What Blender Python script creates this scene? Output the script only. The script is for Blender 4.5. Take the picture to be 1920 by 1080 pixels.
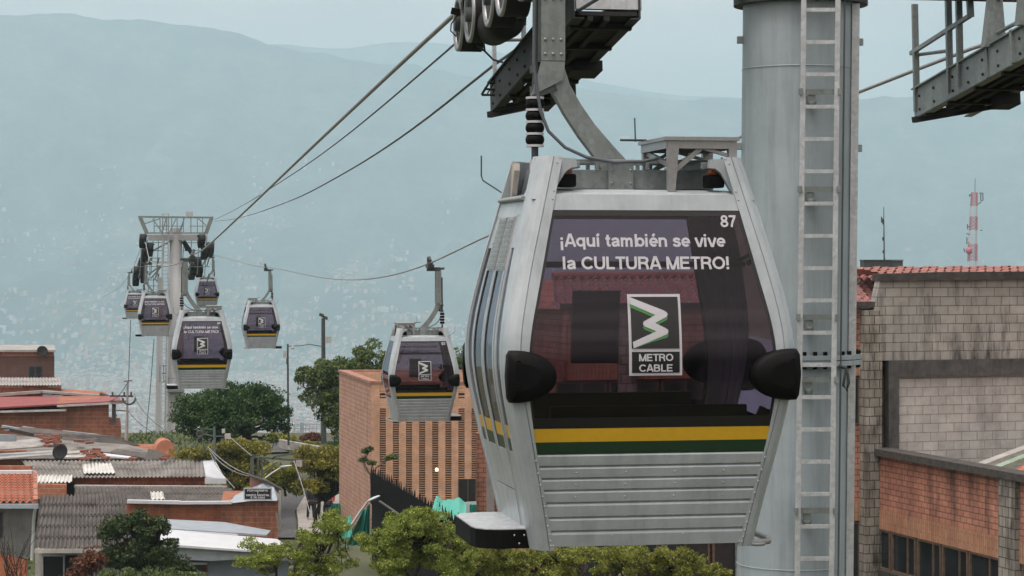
import bpy, bmesh, math, random
import numpy as np
from mathutils import Vector, Matrix, noise

for o in list(bpy.data.objects):
    bpy.data.objects.remove(o, do_unlink=True)
SC = bpy.context.scene
COL = SC.collection
R = math.radians

# ---------------------------------------------------------------- camera
F = 4300.0                      # focal length in photo pixels (1920 wide)
cam_d = bpy.data.cameras.new('camera')
cam_d.sensor_width = 36.0
cam_d.lens = 36.0 * F / 1920.0
cam_d.shift_y = -60.0 / 1920.0
cam_d.clip_start = 0.2
cam_d.clip_end = 40000.0
cam = bpy.data.objects.new('camera', cam_d)
cam.location = (0, 0, 0)
cam.rotation_euler = (R(90), 0, 0)
COL.objects.link(cam)
SC.camera = cam

# ---------------------------------------------------------------- sky, sun, exposure
SUN_EL, SUN_AZ = 71.0, -140.0    # degrees; azimuth clockwise from +Y
w = bpy.data.worlds.new('World')
SC.world = w
w.use_nodes = True
nt = w.node_tree
nt.nodes.clear()
sky = nt.nodes.new('ShaderNodeTexSky')
sky.sky_type = 'NISHITA'
sky.sun_disc = False
sky.sun_elevation = R(SUN_EL)
sky.sun_rotation = R(SUN_AZ)
sky.air_density = 1.0
sky.dust_density = 4.0
sky.ozone_density = 1.0
hs = nt.nodes.new('ShaderNodeHueSaturation')      # overcast: the blue is veiled by cloud
hs.inputs['Saturation'].default_value = 0.06
bg = nt.nodes.new('ShaderNodeBackground')
bg.inputs['Strength'].default_value = 0.15
wo = nt.nodes.new('ShaderNodeOutputWorld')
nt.links.new(sky.outputs[0], hs.inputs['Color'])
tc_ = nt.nodes.new('ShaderNodeTexCoord'); cl_ = nt.nodes.new('ShaderNodeTexNoise')     # soft cloud deck
cl_.inputs['Scale'].default_value = 5.0; cl_.inputs['Detail'].default_value = 5.0
mp_ = nt.nodes.new('ShaderNodeMapping'); mp_.inputs['Scale'].default_value = (1, 1, 3.5)
cr_ = nt.nodes.new('ShaderNodeValToRGB')
cr_.color_ramp.elements[0].position = 0.35; cr_.color_ramp.elements[0].color = (1.22, 1.08, 1.02, 1)
cr_.color_ramp.elements[1].position = 0.68; cr_.color_ramp.elements[1].color = (1.86, 1.60, 1.48, 1)
mu_ = nt.nodes.new('ShaderNodeMix'); mu_.data_type = 'RGBA'; mu_.blend_type = 'MULTIPLY'; mu_.inputs[0].default_value = 1.0
nt.links.new(tc_.outputs['Generated'], mp_.inputs['Vector']); nt.links.new(mp_.outputs[0], cl_.inputs['Vector'])
nt.links.new(cl_.outputs['Fac'], cr_.inputs[0]); nt.links.new(hs.outputs[0], mu_.inputs[6]); nt.links.new(cr_.outputs[0], mu_.inputs[7])
sz_ = nt.nodes.new('ShaderNodeSeparateXYZ'); mr_ = nt.nodes.new('ShaderNodeMapRange')          # an overcast sky is brightest overhead
mr_.inputs['From Min'].default_value = 0.05; mr_.inputs['From Max'].default_value = 1.0; mr_.inputs['To Min'].default_value = 1.0; mr_.inputs['To Max'].default_value = 1.9
nt.links.new(tc_.outputs['Generated'], sz_.inputs[0]); nt.links.new(sz_.outputs[2], mr_.inputs['Value'])
m2_ = nt.nodes.new('ShaderNodeMix'); m2_.data_type = 'RGBA'; m2_.blend_type = 'MULTIPLY'; m2_.inputs[0].default_value = 1.0
nt.links.new(mu_.outputs[2], m2_.inputs[6]); nt.links.new(mr_.outputs[0], m2_.inputs[7])
nt.links.new(m2_.outputs[2], bg.inputs['Color'])
nt.links.new(bg.outputs[0], wo.inputs['Surface'])

sun_d = bpy.data.lights.new('sun', 'SUN')
sun_d.energy = 1.35
sun_d.angle = R(20)
sun_d.color = (1.0, 0.99, 0.97)
sun = bpy.data.objects.new('sun', sun_d)
COL.objects.link(sun)
sd = Vector((math.sin(R(SUN_AZ)) * math.cos(R(SUN_EL)), math.cos(R(SUN_AZ)) * math.cos(R(SUN_EL)), math.sin(R(SUN_EL))))
sun.rotation_euler = (-sd).to_track_quat('-Z', 'Y').to_euler()

SC.view_settings.view_transform = 'Standard'
SC.view_settings.look = 'None'
SC.view_settings.exposure = -0.26
SC.view_settings.gamma = 1.0
SC.view_settings.use_curve_mapping = False
SC.cycles.max_bounces = 8
SC.cycles.transparent_max_bounces = 24
SC.cycles.volume_bounces = 1

# ---------------------------------------------------------------- helpers
rnd = random.Random(7)
nrs = np.random.RandomState(11)

def P(px, py, Y):
    """point at depth Y seen at photo pixel px, py"""
    return Vector(((px - 960.0) / F * Y, Y, -(py - 480.0) / F * Y))

def tag(o, label=None, cat=None, group=None, kind=None):
    if label: o['label'] = label
    if cat: o['category'] = cat
    if group: o['group'] = group
    if kind: o['kind'] = kind
    return o

def empty(name, loc=(0, 0, 0), rz=0.0, label=None, cat=None, group=None, parent=None):
    o = bpy.data.objects.new(name, None)
    o.location = loc
    o.rotation_euler = (0, 0, rz)
    o.empty_display_size = 0.2
    COL.objects.link(o)
    if parent: o.parent = parent
    tag(o, label, cat, group)
    return o

class MB:
    """collects shapes and builds them as ONE mesh object"""
    def __init__(self):
        self.v, self.f, self.m, self.s = [], [], [], []
    def add(self, vs, fs, mi=0, smooth=False):
        b = len(self.v)
        self.v.extend([tuple(p) for p in vs])
        for q in fs:
            self.f.append(tuple(i + b for i in q))
            self.m.append(mi)
            self.s.append(smooth)
        return self
    def box(self, x0, x1, y0, y1, z0, z1, mi=0):
        vs = [(x0, y0, z0), (x1, y0, z0), (x1, y1, z0), (x0, y1, z0), (x0, y0, z1), (x1, y0, z1), (x1, y1, z1), (x0, y1, z1)]
        return self.add(vs, [(0, 3, 2, 1), (4, 5, 6, 7), (0, 1, 5, 4), (1, 2, 6, 5), (2, 3, 7, 6), (3, 0, 4, 7)], mi)
    def hexa(self, p, mi=0):
        """8 points: bottom loop (4), top loop (4)"""
        return self.add(p, [(0, 3, 2, 1), (4, 5, 6, 7), (0, 1, 5, 4), (1, 2, 6, 5), (2, 3, 7, 6), (3, 0, 4, 7)], mi)
    def bar(self, a, b, wx, wz, mi=0, up=(0, 0, 1)):
        """rectangular bar from a to b; wx across, wz along up"""
        a, b = Vector(a), Vector(b)
        d = (b - a).normalized()
        u = Vector(up)
        if abs(d.dot(u)) > 0.98: u = Vector((0, 1, 0))
        s = d.cross(u).normalized()
        u = s.cross(d).normalized()
        s, u = s * wx / 2, u * wz / 2
        return self.hexa([a - s - u, a + s - u, a + s + u, a - s + u, b - s - u, b + s - u, b + s + u, b - s + u], mi)
    def tube(self, pts, r, n=8, mi=0, cap=True):
        pts = [Vector(p) for p in pts]
        if not hasattr(r, '__len__'): r = [r] * len(pts)
        rings = []
        prev = None
        for i, p in enumerate(pts):
            d = (pts[min(i + 1, len(pts) - 1)] - pts[max(i - 1, 0)])
            d = d.normalized() if d.length > 1e-9 else Vector((0, 0, 1))
            if prev is None:
                u = Vector((0, 0, 1)) if abs(d.z) < 0.9 else Vector((1, 0, 0))
            else:
                u = prev
            s = d.cross(u).normalized()
            u = s.cross(d).normalized()
            prev = u
            rings.append([p + (s * math.cos(2 * math.pi * k / n) + u * math.sin(2 * math.pi * k / n)) * r[i] for k in range(n)])
        vs = [q for rg in rings for q in rg]
        fs = []
        for i in range(len(pts) - 1):
            for k in range(n):
                a, b = i * n + k, i * n + (k + 1) % n
                fs.append((a, b, b + n, a + n))
        self.add(vs, fs, mi, True)
        if cap:
            self.add(rings[0], [tuple(range(n))[::-1]], mi)
            self.add(rings[-1], [tuple(range(n))], mi)
        return self
    def lathe(self, c, prof, n=24, mi=0, axis=(0, 0, 1), smooth=True):
        """prof: list of (radius, height along axis)"""
        c = Vector(c); ax = Vector(axis).normalized()
        u = Vector((1, 0, 0)) if abs(ax.x) < 0.9 else Vector((0, 1, 0))
        s = ax.cross(u).normalized(); u = s.cross(ax).normalized()
        vs, fs = [], []
        for (r, h) in prof:
            for k in range(n):
                t = 2 * math.pi * k / n
                vs.append(c + ax * h + (u * math.cos(t) + s * math.sin(t)) * r)
        for i in range(len(prof) - 1):
            for k in range(n):
                a, b = i * n + k, i * n + (k + 1) % n
                fs.append((a, b, b + n, a + n))
        self.add(vs, fs, mi, smooth)
        return self
    def poly_prism(self, pts, off, mi=0):
        """polygon pts (3D loop) extruded by vector off"""
        n = len(pts); off = Vector(off)
        vs = [Vector(p) for p in pts] + [Vector(p) + off for p in pts]
        fs = [tuple(range(n))[::-1], tuple(range(n, 2 * n))]
        for i in range(n):
            j = (i + 1) % n
            fs.append((i, j, j + n, i + n))
        return self.add(vs, fs, mi)
    def grid(self, rows, mi=0, smooth=True, flip=False):
        """rows: list of equal-length lists of points"""
        n = len(rows[0])
        vs = [p for r_ in rows for p in r_]
        fs = []
        for i in range(len(rows) - 1):
            for k in range(n - 1):
                a = i * n + k
                q = (a, a + 1, a + n + 1, a + n)
                fs.append(q[::-1] if flip else q)
        return self.add(vs, fs, mi, smooth)
    def build(self, name, mats, parent=None, loc=None, rz=0.0, bevel=0.0, fix=True):
        me = bpy.data.meshes.new(name)
        me.from_pydata(self.v, [], self.f)
        if not isinstance(mats, (list, tuple)): mats = [mats]
        for m in mats: me.materials.append(m)
        me.polygons.foreach_set('material_index', self.m)
        me.polygons.foreach_set('use_smooth', self.s)
        if fix:
            bm = bmesh.new(); bm.from_mesh(me)
            bmesh.ops.recalc_face_normals(bm, faces=bm.faces)
            bm.to_mesh(me); bm.free()
        me.update()
        o = bpy.data.objects.new(name, me)
        COL.objects.link(o)
        if loc is not None: o.location = loc
        if rz: o.rotation_euler = (0, 0, rz)
        if parent: o.parent = parent
        if bevel:
            b = o.modifiers.new('bevel', 'BEVEL')
            b.width = bevel; b.segments = 2; b.limit_method = 'ANGLE'; b.angle_limit = R(40)
        return o

def kids(o):
    return [c for c in bpy.data.objects if c.parent == o]

def copy_tree(o, parent=None):
    c = o.copy()
    COL.objects.link(c)
    if parent: c.parent = parent
    for ch in kids(o): copy_tree(ch, c)
    return c

# ---------------------------------------------------------------- materials
def newmat(name):
    m = bpy.data.materials.new(name)
    m.use_nodes = True
    n = m.node_tree
    return m, n, n.nodes['Principled BSDF'], n.links

def nd(n, t, **kw):
    x = n.nodes.new(t)
    for k, v in kw.items(): setattr(x, k, v)
    return x

def ramp(n, stops):
    r_ = nd(n, 'ShaderNodeValToRGB')
    e = r_.color_ramp.elements
    while len(e) > 1: e.remove(e[-1])
    e[0].position = stops[0][0]; e[0].color = (*stops[0][1], 1) if len(stops[0][1]) == 3 else stops[0][1]
    for p, c in stops[1:]:
        q = e.new(p); q.color = (*c, 1) if len(c) == 3 else c
    return r_

def mix(n, a, b, fac, blend='MIX'):
    x = nd(n, 'ShaderNodeMix', data_type='RGBA', blend_type=blend)
    for sock, v in ((x.inputs[0], fac), (x.inputs[6], a), (x.inputs[7], b)):
        if hasattr(v, 'links'): n.links.new(v, sock)
        elif isinstance(v, (int, float)): sock.default_value = v
        else: sock.default_value = (*v, 1)
    return x.outputs[2]

def noise_tex(n, scale, detail=4, rough=0.6, vec=None, coord='Object'):
    t = nd(n, 'ShaderNodeTexNoise')
    t.inputs['Scale'].default_value = scale
    t.inputs['Detail'].default_value = detail
    t.inputs['Roughness'].default_value = rough
    if vec is None:
        c = nd(n, 'ShaderNodeTexCoord'); vec = c.outputs[coord]
    n.links.new(vec, t.inputs['Vector'])
    return t.outputs['Fac']

def stretch(n, sc, coord='Object'):
    c = nd(n, 'ShaderNodeTexCoord'); mp = nd(n, 'ShaderNodeMapping')
    mp.inputs['Scale'].default_value = sc
    n.links.new(c.outputs[coord], mp.inputs['Vector'])
    return mp.outputs[0]

def bump(n, b, h, strength=0.3, dist=0.02):
    x = nd(n, 'ShaderNodeBump')
    x.inputs['Strength'].default_value = strength
    x.inputs['Distance'].default_value = dist
    n.links.new(h, x.inputs['Height'])
    n.links.new(x.outputs[0], b.inputs['Normal'])

def mat_plain(name, col, rough=0.5, metal=0.0, var=0.12, scale=6.0, bmp=0.0, spec=0.5, streak=0.0):
    """base colour with slight procedural wear"""
    m, n, b, L = newmat(name)
    f = noise_tex(n, scale, 5, 0.65)
    dark = tuple(c * (1 - var * 1.6) for c in col); lite = tuple(min(1, c * (1 + var)) for c in col)
    r_ = ramp(n, [(0.3, dark), (0.7, lite)])
    L.new(f, r_.inputs[0])
    out = r_.outputs[0]
    if streak:
        f2 = noise_tex(n, 1.0, 5, 0.7, stretch(n, (9, 9, 0.7)))
        r2 = ramp(n, [(0.45, (1, 1, 1)), (0.75, (1 - streak,) * 3)])
        L.new(f2, r2.inputs[0])
        out = mix(n, out, r2.outputs[0], 1.0, 'MULTIPLY')
    L.new(out, b.inputs['Base Color'])
    b.inputs['Roughness'].default_value = rough
    b.inputs['Metallic'].default_value = metal
    b.inputs['Specular IOR Level'].default_value = spec
    if bmp: bump(n, b, f, bmp)
    return m

HAZE_D = 0.000165
# ================================================================ THE SETTING
def fbm(x, y, s, o=5):
    return noise.fractal(Vector((x / s, y / s, 3.7)), 0.9, 2.1, o)

def interp(x, xs, ys): return float(np.interp(x, xs, ys))

# ---- ground: one sheet from below the camera to past the mountains
m_ground, n, b, L = newmat('ground_soil')
f1 = noise_tex(n, 0.35, 6, 0.7); f2 = noise_tex(n, 3.0, 4, 0.6)
g1 = ramp(n, [(0.35, (0.035, 0.045, 0.02)), (0.55, (0.07, 0.075, 0.035)), (0.7, (0.13, 0.11, 0.08))])
L.new(f1, g1.inputs[0])
L.new(mix(n, g1.outputs[0], (0.05, 0.06, 0.025), f2), b.inputs['Base Color'])
b.inputs['Roughness'].default_value = 0.95

def sstep(a, b, x):
    t = min(1, max(0, (x - a) / (b - a))); return t * t * (3 - 2 * t)
def ground_z(x, y):
    z = interp(y, [-200, 0, 60, 95, 112, 135, 148, 165, 180, 260, 600, 1500, 2600, 5000, 5200, 30000],
               [-15, -14.6, -13.8, -13.0, -12.8, -11.2, -11.4, -16.5, -22, -50, -120, -215, -262, -262, -262, -262])
    z += 3.4 * sstep(-9.5, -5.5, x - (y - 75) * .05) * sstep(40, 60, y) * (1 - sstep(92, 108, y))
    if y > 300: z += 6 * fbm(x, y, 300.0, 3)
    return z
ys = list(range(-60, 40, 6)) + list(range(40, 180, 2)) + [190, 205, 225, 250, 300, 380, 500, 700, 1000, 1400, 1900, 2600, 3400, 4300, 5200, 7000, 9800]
mb = MB()
rows = []
for y in ys:
    half = 70 + max(0, y) * 0.5
    rows.append([(u * half, y, ground_z(u * half, y)) for u in np.linspace(-1, 1, 121)])
mb.grid(rows)
tag(mb.build('ground', m_ground), kind='structure')

# ---- mountains across the valley
m_mtn, n, b, L = newmat('forested_slope')
f1 = noise_tex(n, 0.006, 9, 0.72); f2 = noise_tex(n, 0.03, 6, 0.75)
g1 = ramp(n, [(0.38, (0.010, 0.020, 0.018)), (0.5, (0.030, 0.044, 0.036)), (0.60, (0.058, 0.070, 0.055)), (0.70, (0.12, 0.115, 0.095))])
L.new(f1, g1.inputs[0])
g2 = ramp(n, [(0.35, (0.30, 0.30, 0.32)), (0.65, (1.45, 1.45, 1.4))])
L.new(f2, g2.inputs[0])
L.new(mix(n, g1.outputs[0], g2.outputs[0], 1.0, 'MULTIPLY'), b.inputs['Base Color'])
b.inputs['Roughness'].default_value = 1.0

def mountain(name, Y0, Y1, ridge, base, nx=170, ny=90, rough=120.0):
    """ridge: list of (photo px, photo py) of the skyline at distance Y1"""
    rx = [p[0] for p in ridge]; ry = [p[1] for p in ridge]
    rows = []
    for j in range(ny + 1):
        t = j / ny * 1.25
        y = Y0 + (Y1 - Y0) * t
        row = []
        for px in np.linspace(-500, 2420, nx):
            x = (px - 960) / F * Y1 * (0.72 + 0.28 * t)
            zr = -(interp(px, rx, ry) - 480) / F * Y1
            h = t if t < 1 else max(0, 1 - (t - 1) * 2.6)
            prof = 0.62 * h + 0.38 * h * h
            spur = abs(fbm(x * 1.4, y * 0.7, 900.0, 6))
            z = base + (zr - base) * prof - rough * 2.2 * spur * math.sin(math.pi * min(1, t) ** 0.8) + rough * 0.10 * fbm(x, y, 90.0, 4) * min(1, h * 3)
            row.append((x, y, z))
        rows.append(row)
    mb = MB(); mb.grid(rows)
    o = mb.build(name, m_mtn, fix=False)
    return tag(o, kind='structure'), rows

RIDGE1 = [(-500, 60), (-100, 34), (0, 31), (60, 27), (110, 28), (170, 34), (240, 36), (300, 46), (360, 50), (400, 50), (440, 58), (480, 74), (510, 84), (560, 94), (640, 106),
          (720, 116), (800, 128), (880, 145), (960, 158), (1040, 160), (1120, 168), (1200, 184), (1300, 188), (1400, 184), (1600, 187), (1690, 179), (1760, 186), (1920, 192), (2420, 200)]
mtn1, mrows = mountain('mountain', 4900, 7600, RIDGE1, -262)
RIDGE2 = [(-500, 120), (300, 110), (500, 82), (560, 86), (640, 92), (720, 82), (790, 79), (850, 84), (930, 96), (1000, 118), (1090, 150), (1180, 166), (1260, 178), (1400, 184), (1700, 188), (2420, 190)]
mountain('mountain', 8200, 9300, RIDGE2, -262, nx=110, ny=30, rough=45)

# ---- the city in the valley: nobody could count it, one mass
cols = [(0.40, 0.38, 0.36), (0.30, 0.27, 0.25), (0.36, 0.22, 0.17), (0.30, 0.16, 0.12), (0.36, 0.36, 0.355), (0.15, 0.15, 0.15)]
m_city = [mat_plain('city_wall_%d' % i, c, 0.9, var=0.1, scale=0.05) for i, c in enumerate(cols)]
mb = MB()
mr = np.array(mrows)                      # (ny+1, nx, 3)
for i in range(34000):
    if i < 15000:                          # valley floor
        y = rnd.uniform(2500, 4900); x = rnd.uniform(-0.235, 0.03) * y; z = ground_z(x, y) - 1
    else:                                 # climbing up the lower slope, thinning out
        j = min(int(abs(rnd.gauss(0, 1)) * 20), 75); k = rnd.randrange(24, 100) if rnd.random() < .8 else rnd.randrange(mr.shape[1])
        if j > 18 and fbm(k * 40.0, j * 30.0, 420.0, 3) < 0.02 + j * 0.006: continue
        q = mr[j, k]; x, y, z = q[0] + rnd.uniform(-15, 15), q[1] + rnd.uniform(-15, 15), q[2] - 3
    big = rnd.random()
    wx = rnd.uniform(3.5, 9); wy = rnd.uniform(6, 14); h = rnd.uniform(3, 7)
    if big > 0.985: wx *= 3.2; wy *= 1.8; h *= 1.1
    elif big < 0.008 and y < 4900: h = rnd.uniform(14, 30)
    mb.box(x, x + wx, y, y + wy, z - 6, z + h, rnd.choices(range(6), (3, 3, 3, 2.5, 1.0 if z < -150 else .15, 1.5))[0])
o = mb.build('distant_city', m_city, fix=False)
tag(o, 'pale hazy sprawl of far-off houses filling the valley', 'city', kind='stuff')

# ---- the air: even haze, the far slopes fade into it
m_haze = bpy.data.materials.new('haze_air')
m_haze.use_nodes = True
n = m_haze.node_tree
n.nodes.clear()
vol = nd(n, 'ShaderNodeVolumePrincipled')
vol.inputs['Color'].default_value = (0.61, 0.875, 1.0, 1)
vol.inputs['Density'].default_value = HAZE_D
vol.inputs['Anisotropy'].default_value = 0.0
mo = nd(n, 'ShaderNodeOutputMaterial')
n.links.new(vol.outputs[0], mo.inputs['Volume'])
mb = MB()
mb.box(-6500, 6500, -400, 9900, -290, 905)
tag(mb.build('haze', m_haze), 'pale blue-grey haze hanging over the valley', 'haze', kind='stuff')
# ---------------------------------------------------------------- plain bold lettering drawn with strokes (cap height 1)
def arc(cx, cy, rx, ry, a0, a1, k=18):
    return [(cx + rx * math.cos(R(a0 + (a1 - a0) * i / k)), cy + ry * math.sin(R(a0 + (a1 - a0) * i / k))) for i in range(k + 1)]
def st(x, y0, y1): return [(x, y0), (x, y1)]
HOOP = arc(.33, .37, .235, .275, 0, 360, 24)
ARCH = [(.10, .44), (.15, .57), (.26, .645), (.40, .635), (.50, .56), (.53, .44), (.53, 0)]
EEE = [(.11, .36), (.565, .36)] + arc(.335, .37, .23, .28, 8, 318, 22)
STROKES = {
    ' ': (.32, []),
    'A': (.82, [[(.08, 0), (.365, .94), (.455, .94), (.74, 0)], [(.22, .29), (.60, .29)]]),
    'q': (.74, [HOOP, st(.575, .73, -.22)]), 'b': (.74, [arc(.40, .37, .235, .275, 0, 360, 24), st(.11, 0, 1.0)]),
    'u': (.70, [[(.10, .73), (.10, .28), (.14, .15), (.25, .085), (.38, .10), (.49, .19), (.53, .30)], st(.535, .73, 0)]),
    'í': (.32, [st(.12, 0, .73), [(.07, .82), (.21, 1.02)]]), 'i': (.30, [st(.12, 0, .73), st(.12, .83, 1.0)]),
    't': (.43, [[(.19, .94), (.19, .22), (.235, .11), (.38, .085)], [(.02, .65), (.37, .65)]]),
    'a': (.67, [[(.09, .50), (.14, .60), (.30, .655), (.45, .61), (.50, .49), (.50, .14), (.58, .05)], [(.49, .41), (.28, .37), (.13, .30), (.105, .19), (.18, .09), (.32, .09), (.47, .19)]]),
    'm': (1.0, [st(.10, 0, .73), [(.10, .46), (.16, .59), (.28, .645), (.39, .61), (.43, .50), (.43, 0)], [(.43, .46), (.50, .59), (.62, .645), (.73, .61), (.77, .50), (.77, 0)]]),
    'é': (.68, [EEE, [(.28, .82), (.42, 1.02)]]), 'e': (.68, [EEE]), 'n': (.70, [st(.10, 0, .73), ARCH]),
    's': (.62, [[(.51, .50), (.44, .61), (.30, .65), (.16, .61), (.12, .52), (.18, .43), (.33, .38), (.47, .32), (.515, .21), (.46, .11), (.30, .08), (.14, .12), (.08, .23)]]),
    'v': (.63, [[(.06, .73), (.27, .07), (.36, .07), (.57, .73)]]), 'l': (.30, [st(.12, 0, 1.0)]),
    'C': (.86, [arc(.46, .5, .355, .41, 38, 322, 24)]),
    'U': (.83, [[(.12, 1.0), (.12, .36), (.16, .20), (.27, .105), (.41, .085), (.55, .105), (.66, .20), (.70, .36), (.70, 1.0)]]),
    'L': (.66, [[(.12, 1.0), (.12, .09), (.60, .09)]]), 'T': (.70, [[(.02, .91), (.68, .91)], st(.35, .90, 0)]),
    'R': (.82, [st(.12, 0, 1.0), [(.12, .91), (.50, .91), (.63, .84), (.67, .71), (.63, .57), (.50, .49), (.12, .49)], [(.46, .48), (.60, .40), (.65, .22), (.70, 0)]]),
    'M': (.95, [st(.12, 0, 1.0), st(.83, 0, 1.0), [(.13, .94), (.43, .07), (.52, .07), (.82, .94)]]),
    'E': (.75, [st(.12, 0, 1.0), [(.12, .91), (.68, .91)], [(.12, .51), (.64, .51)], [(.12, .09), (.69, .09)]]),
    'F': (.70, [st(.12, 0, 1.0), [(.12, .91), (.66, .91)], [(.12, .49), (.60, .49)]]),
    'O': (.92, [arc(.46, .5, .36, .41, 0, 360, 28)]), '0': (.66, [arc(.33, .5, .23, .41, 0, 360, 24)]),
    '!': (.34, [st(.15, .30, 1.0), st(.15, 0, .19)]), '¡': (.34, [st(.15, .43, -.27), st(.15, .73, .54)]),
    'B': (.82, [st(.12, 0, 1.0), [(.12, .91), (.48, .91), (.60, .85), (.63, .74), (.59, .62), (.48, .54), (.12, .54)], [(.46, .54), (.62, .48), (.68, .31), (.63, .16), (.50, .09), (.12, .09)]]),
    'G': (.90, [arc(.46, .5, .36, .41, 40, 320, 24), [(.77, .22), (.77, .46), (.47, .46)]]), 'I': (.34, [st(.16, 0, 1.0)]),
    'D': (.84, [st(.12, 0, 1.0), [(.12, .91), (.40, .91), (.60, .82), (.71, .62), (.71, .38), (.60, .18), (.40, .09), (.12, .09)]]),
    'Y': (.76, [[(.05, 1.0), (.38, .46), (.71, 1.0)], st(.38, .48, 0)]), 'V': (.76, [[(.06, 1.0), (.335, .07), (.425, .07), (.70, 1.0)]]),
    '8': (.68, [arc(.34, .73, .20, .185, 0, 360, 22), arc(.34, .28, .24, .20, 0, 360, 22)]), '7': (.64, [[(.05, .91), (.54, .91), (.52, .80), (.38, .52), (.29, .25), (.26, 0)]]),
    '9': (.68, [arc(.34, .67, .23, .245, 0, 360, 22), [(.57, .66), (.55, .40), (.48, .20), (.35, .09), (.20, .10), (.11, .22)]]),
    '6': (.68, [arc(.34, .33, .23, .245, 0, 360, 22), [(.11, .34), (.13, .60), (.20, .80), (.33, .91), (.48, .90), (.57, .78)]]),
    '2': (.66, [[(.10, .66), (.14, .82), (.30, .91), (.48, .86), (.54, .72), (.47, .54), (.22, .29), (.10, .09), (.60, .09)]]),
    '4': (.66, [st(.44, 0, 1.0), [(.42, .93), (.08, .34), (.08, .25), (.62, .25)]]), '5': (.66, [[(.55, .91), (.18, .91), (.14, .52), (.30, .60), (.48, .54), (.56, .33), (.48, .15), (.30, .08), (.10, .18)]]),
    '3': (.66, [[(.11, .76), (.18, .89), (.34, .92), (.50, .84), (.52, .68), (.44, .56), (.30, .53), (.46, .50), (.56, .36), (.54, .20), (.42, .09), (.24, .09), (.10, .24)]]),
}
def text_mesh(body, size, sw=.175):
    """letters as (verts x, y, lift) and faces; every stroke lifts a hair over the last so none share a plane"""
    vs, fs, x = [], [], 0.0
    for ch in body:
        adv, strokes = STROKES[ch]
        for k, pl in enumerate(strokes):
            n_ = len(pl); closed = n_ > 3 and abs(pl[0][0] - pl[-1][0]) + abs(pl[0][1] - pl[-1][1]) < 1e-6
            b_ = len(vs)
            for i, p in enumerate(pl):
                a = pl[i - 1] if i else (pl[-2] if closed else p)
                c = pl[i + 1] if i < n_ - 1 else (pl[1] if closed else p)
                d1 = Vector((p[0] - a[0], p[1] - a[1])); d2 = Vector((c[0] - p[0], c[1] - p[1]))
                d1 = d1.normalized() if d1.length else d2.normalized(); d2 = d2.normalized() if d2.length else d1
                t = (d1 + d2).normalized(); nn = Vector((-t.y, t.x)); k_ = sw / 2 / max(.55, nn.dot(Vector((-d1.y, d1.x))))
                for sg in (1, -1): vs.append(((x + p[0] + nn.x * k_ * sg) * size, (p[1] + nn.y * k_ * sg) * size, k * .0003))
            for i in range(n_ - 1): fs.append((b_ + 2 * i, b_ + 2 * i + 1, b_ + 2 * i + 3, b_ + 2 * i + 2))
        x += adv
    return vs, fs

# ================================================================ MATERIALS
M = {}
M['cabin'] = mat_plain('cabin_paint', (0.345, 0.395, 0.42), 0.30, var=0.09, scale=3.5, spec=0.5, streak=0.24)
M['cabin_dark'] = mat_plain('seat_grey', (0.012, 0.012, 0.014), 0.7, spec=0.2)
M['lining'] = mat_plain('inner_lining', (0.06, 0.06, 0.065), 0.7)
M['rubber'] = mat_plain('black_rubber', (0.0035, 0.0035, 0.004), 0.6, var=0.2, scale=20, spec=0.12)
M['black'] = mat_plain('black_film', (0.008, 0.008, 0.01), 0.25, var=0.05)
M['yellow'] = mat_plain('yellow_film', (0.52, 0.32, 0.018), 0.3, var=0.04, scale=20)
M['green'] = mat_plain('green_film', (0.008, 0.034, 0.015), 0.35, var=0.05, scale=20)
M['emblem_green'] = mat_plain('emblem_green', (0.045, 0.21, 0.05), 0.4, var=0.04)
M['letter'] = mat_plain('white_letter', (0.44, 0.45, 0.48), 0.5, var=0.03)
M['alu'] = mat_plain('bare_aluminium', (0.30, 0.31, 0.31), 0.38, metal=0.5, var=0.08, scale=30)
M['orange'] = mat_plain('orange_mount', (0.24, 0.07, 0.025), 0.6)
M['beige'] = mat_plain('weathered_plate', (0.46, 0.43, 0.38), 0.55, var=0.15, scale=10)

def galv(name, col, metal=0.35, rough=0.5, streak=0.25):
    m, n, b, L = newmat(name)
    v = nd(n, 'ShaderNodeTexVoronoi'); v.inputs['Scale'].default_value = 30
    c = nd(n, 'ShaderNodeTexCoord'); L.new(c.outputs['Object'], v.inputs['Vector'])
    r1 = ramp(n, [(0.0, tuple(x * 0.82 for x in col)), (1.0, tuple(x * 1.12 for x in col))])
    L.new(v.outputs['Color'], r1.inputs[0])
    f = noise_tex(n, 2.5, 6, 0.7, stretch(n, (3, 3, 0.6)))
    r2 = ramp(n, [(0.35, (1 - streak,) * 3), (0.65, (1.05,) * 3)])
    L.new(f, r2.inputs[0])
    L.new(mix(n, r1.outputs[0], r2.outputs[0], 1.0, 'MULTIPLY'), b.inputs['Base Color'])
    b.inputs['Metallic'].default_value = metal
    b.inputs['Roughness'].default_value = rough
    return m
M['galv'] = galv('galvanised_steel', (0.22, 0.255, 0.25))
M['galv_dark'] = galv('weathered_steel', (0.075, 0.088, 0.088), rough=0.6, streak=0.4)
M['galv_lite'] = galv('light_galvanised', (0.47, 0.51, 0.53), streak=0.18)
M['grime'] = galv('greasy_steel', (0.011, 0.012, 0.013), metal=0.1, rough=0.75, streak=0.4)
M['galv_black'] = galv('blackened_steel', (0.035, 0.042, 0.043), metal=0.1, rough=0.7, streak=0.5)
M['rope'] = mat_plain('wire_rope', (0.30, 0.31, 0.32), 0.5, metal=0.4, var=0.2, scale=40)
M['rope_dark'] = mat_plain('dark_cable', (0.07, 0.085, 0.095), 0.6, var=0.1, scale=40)

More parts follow.
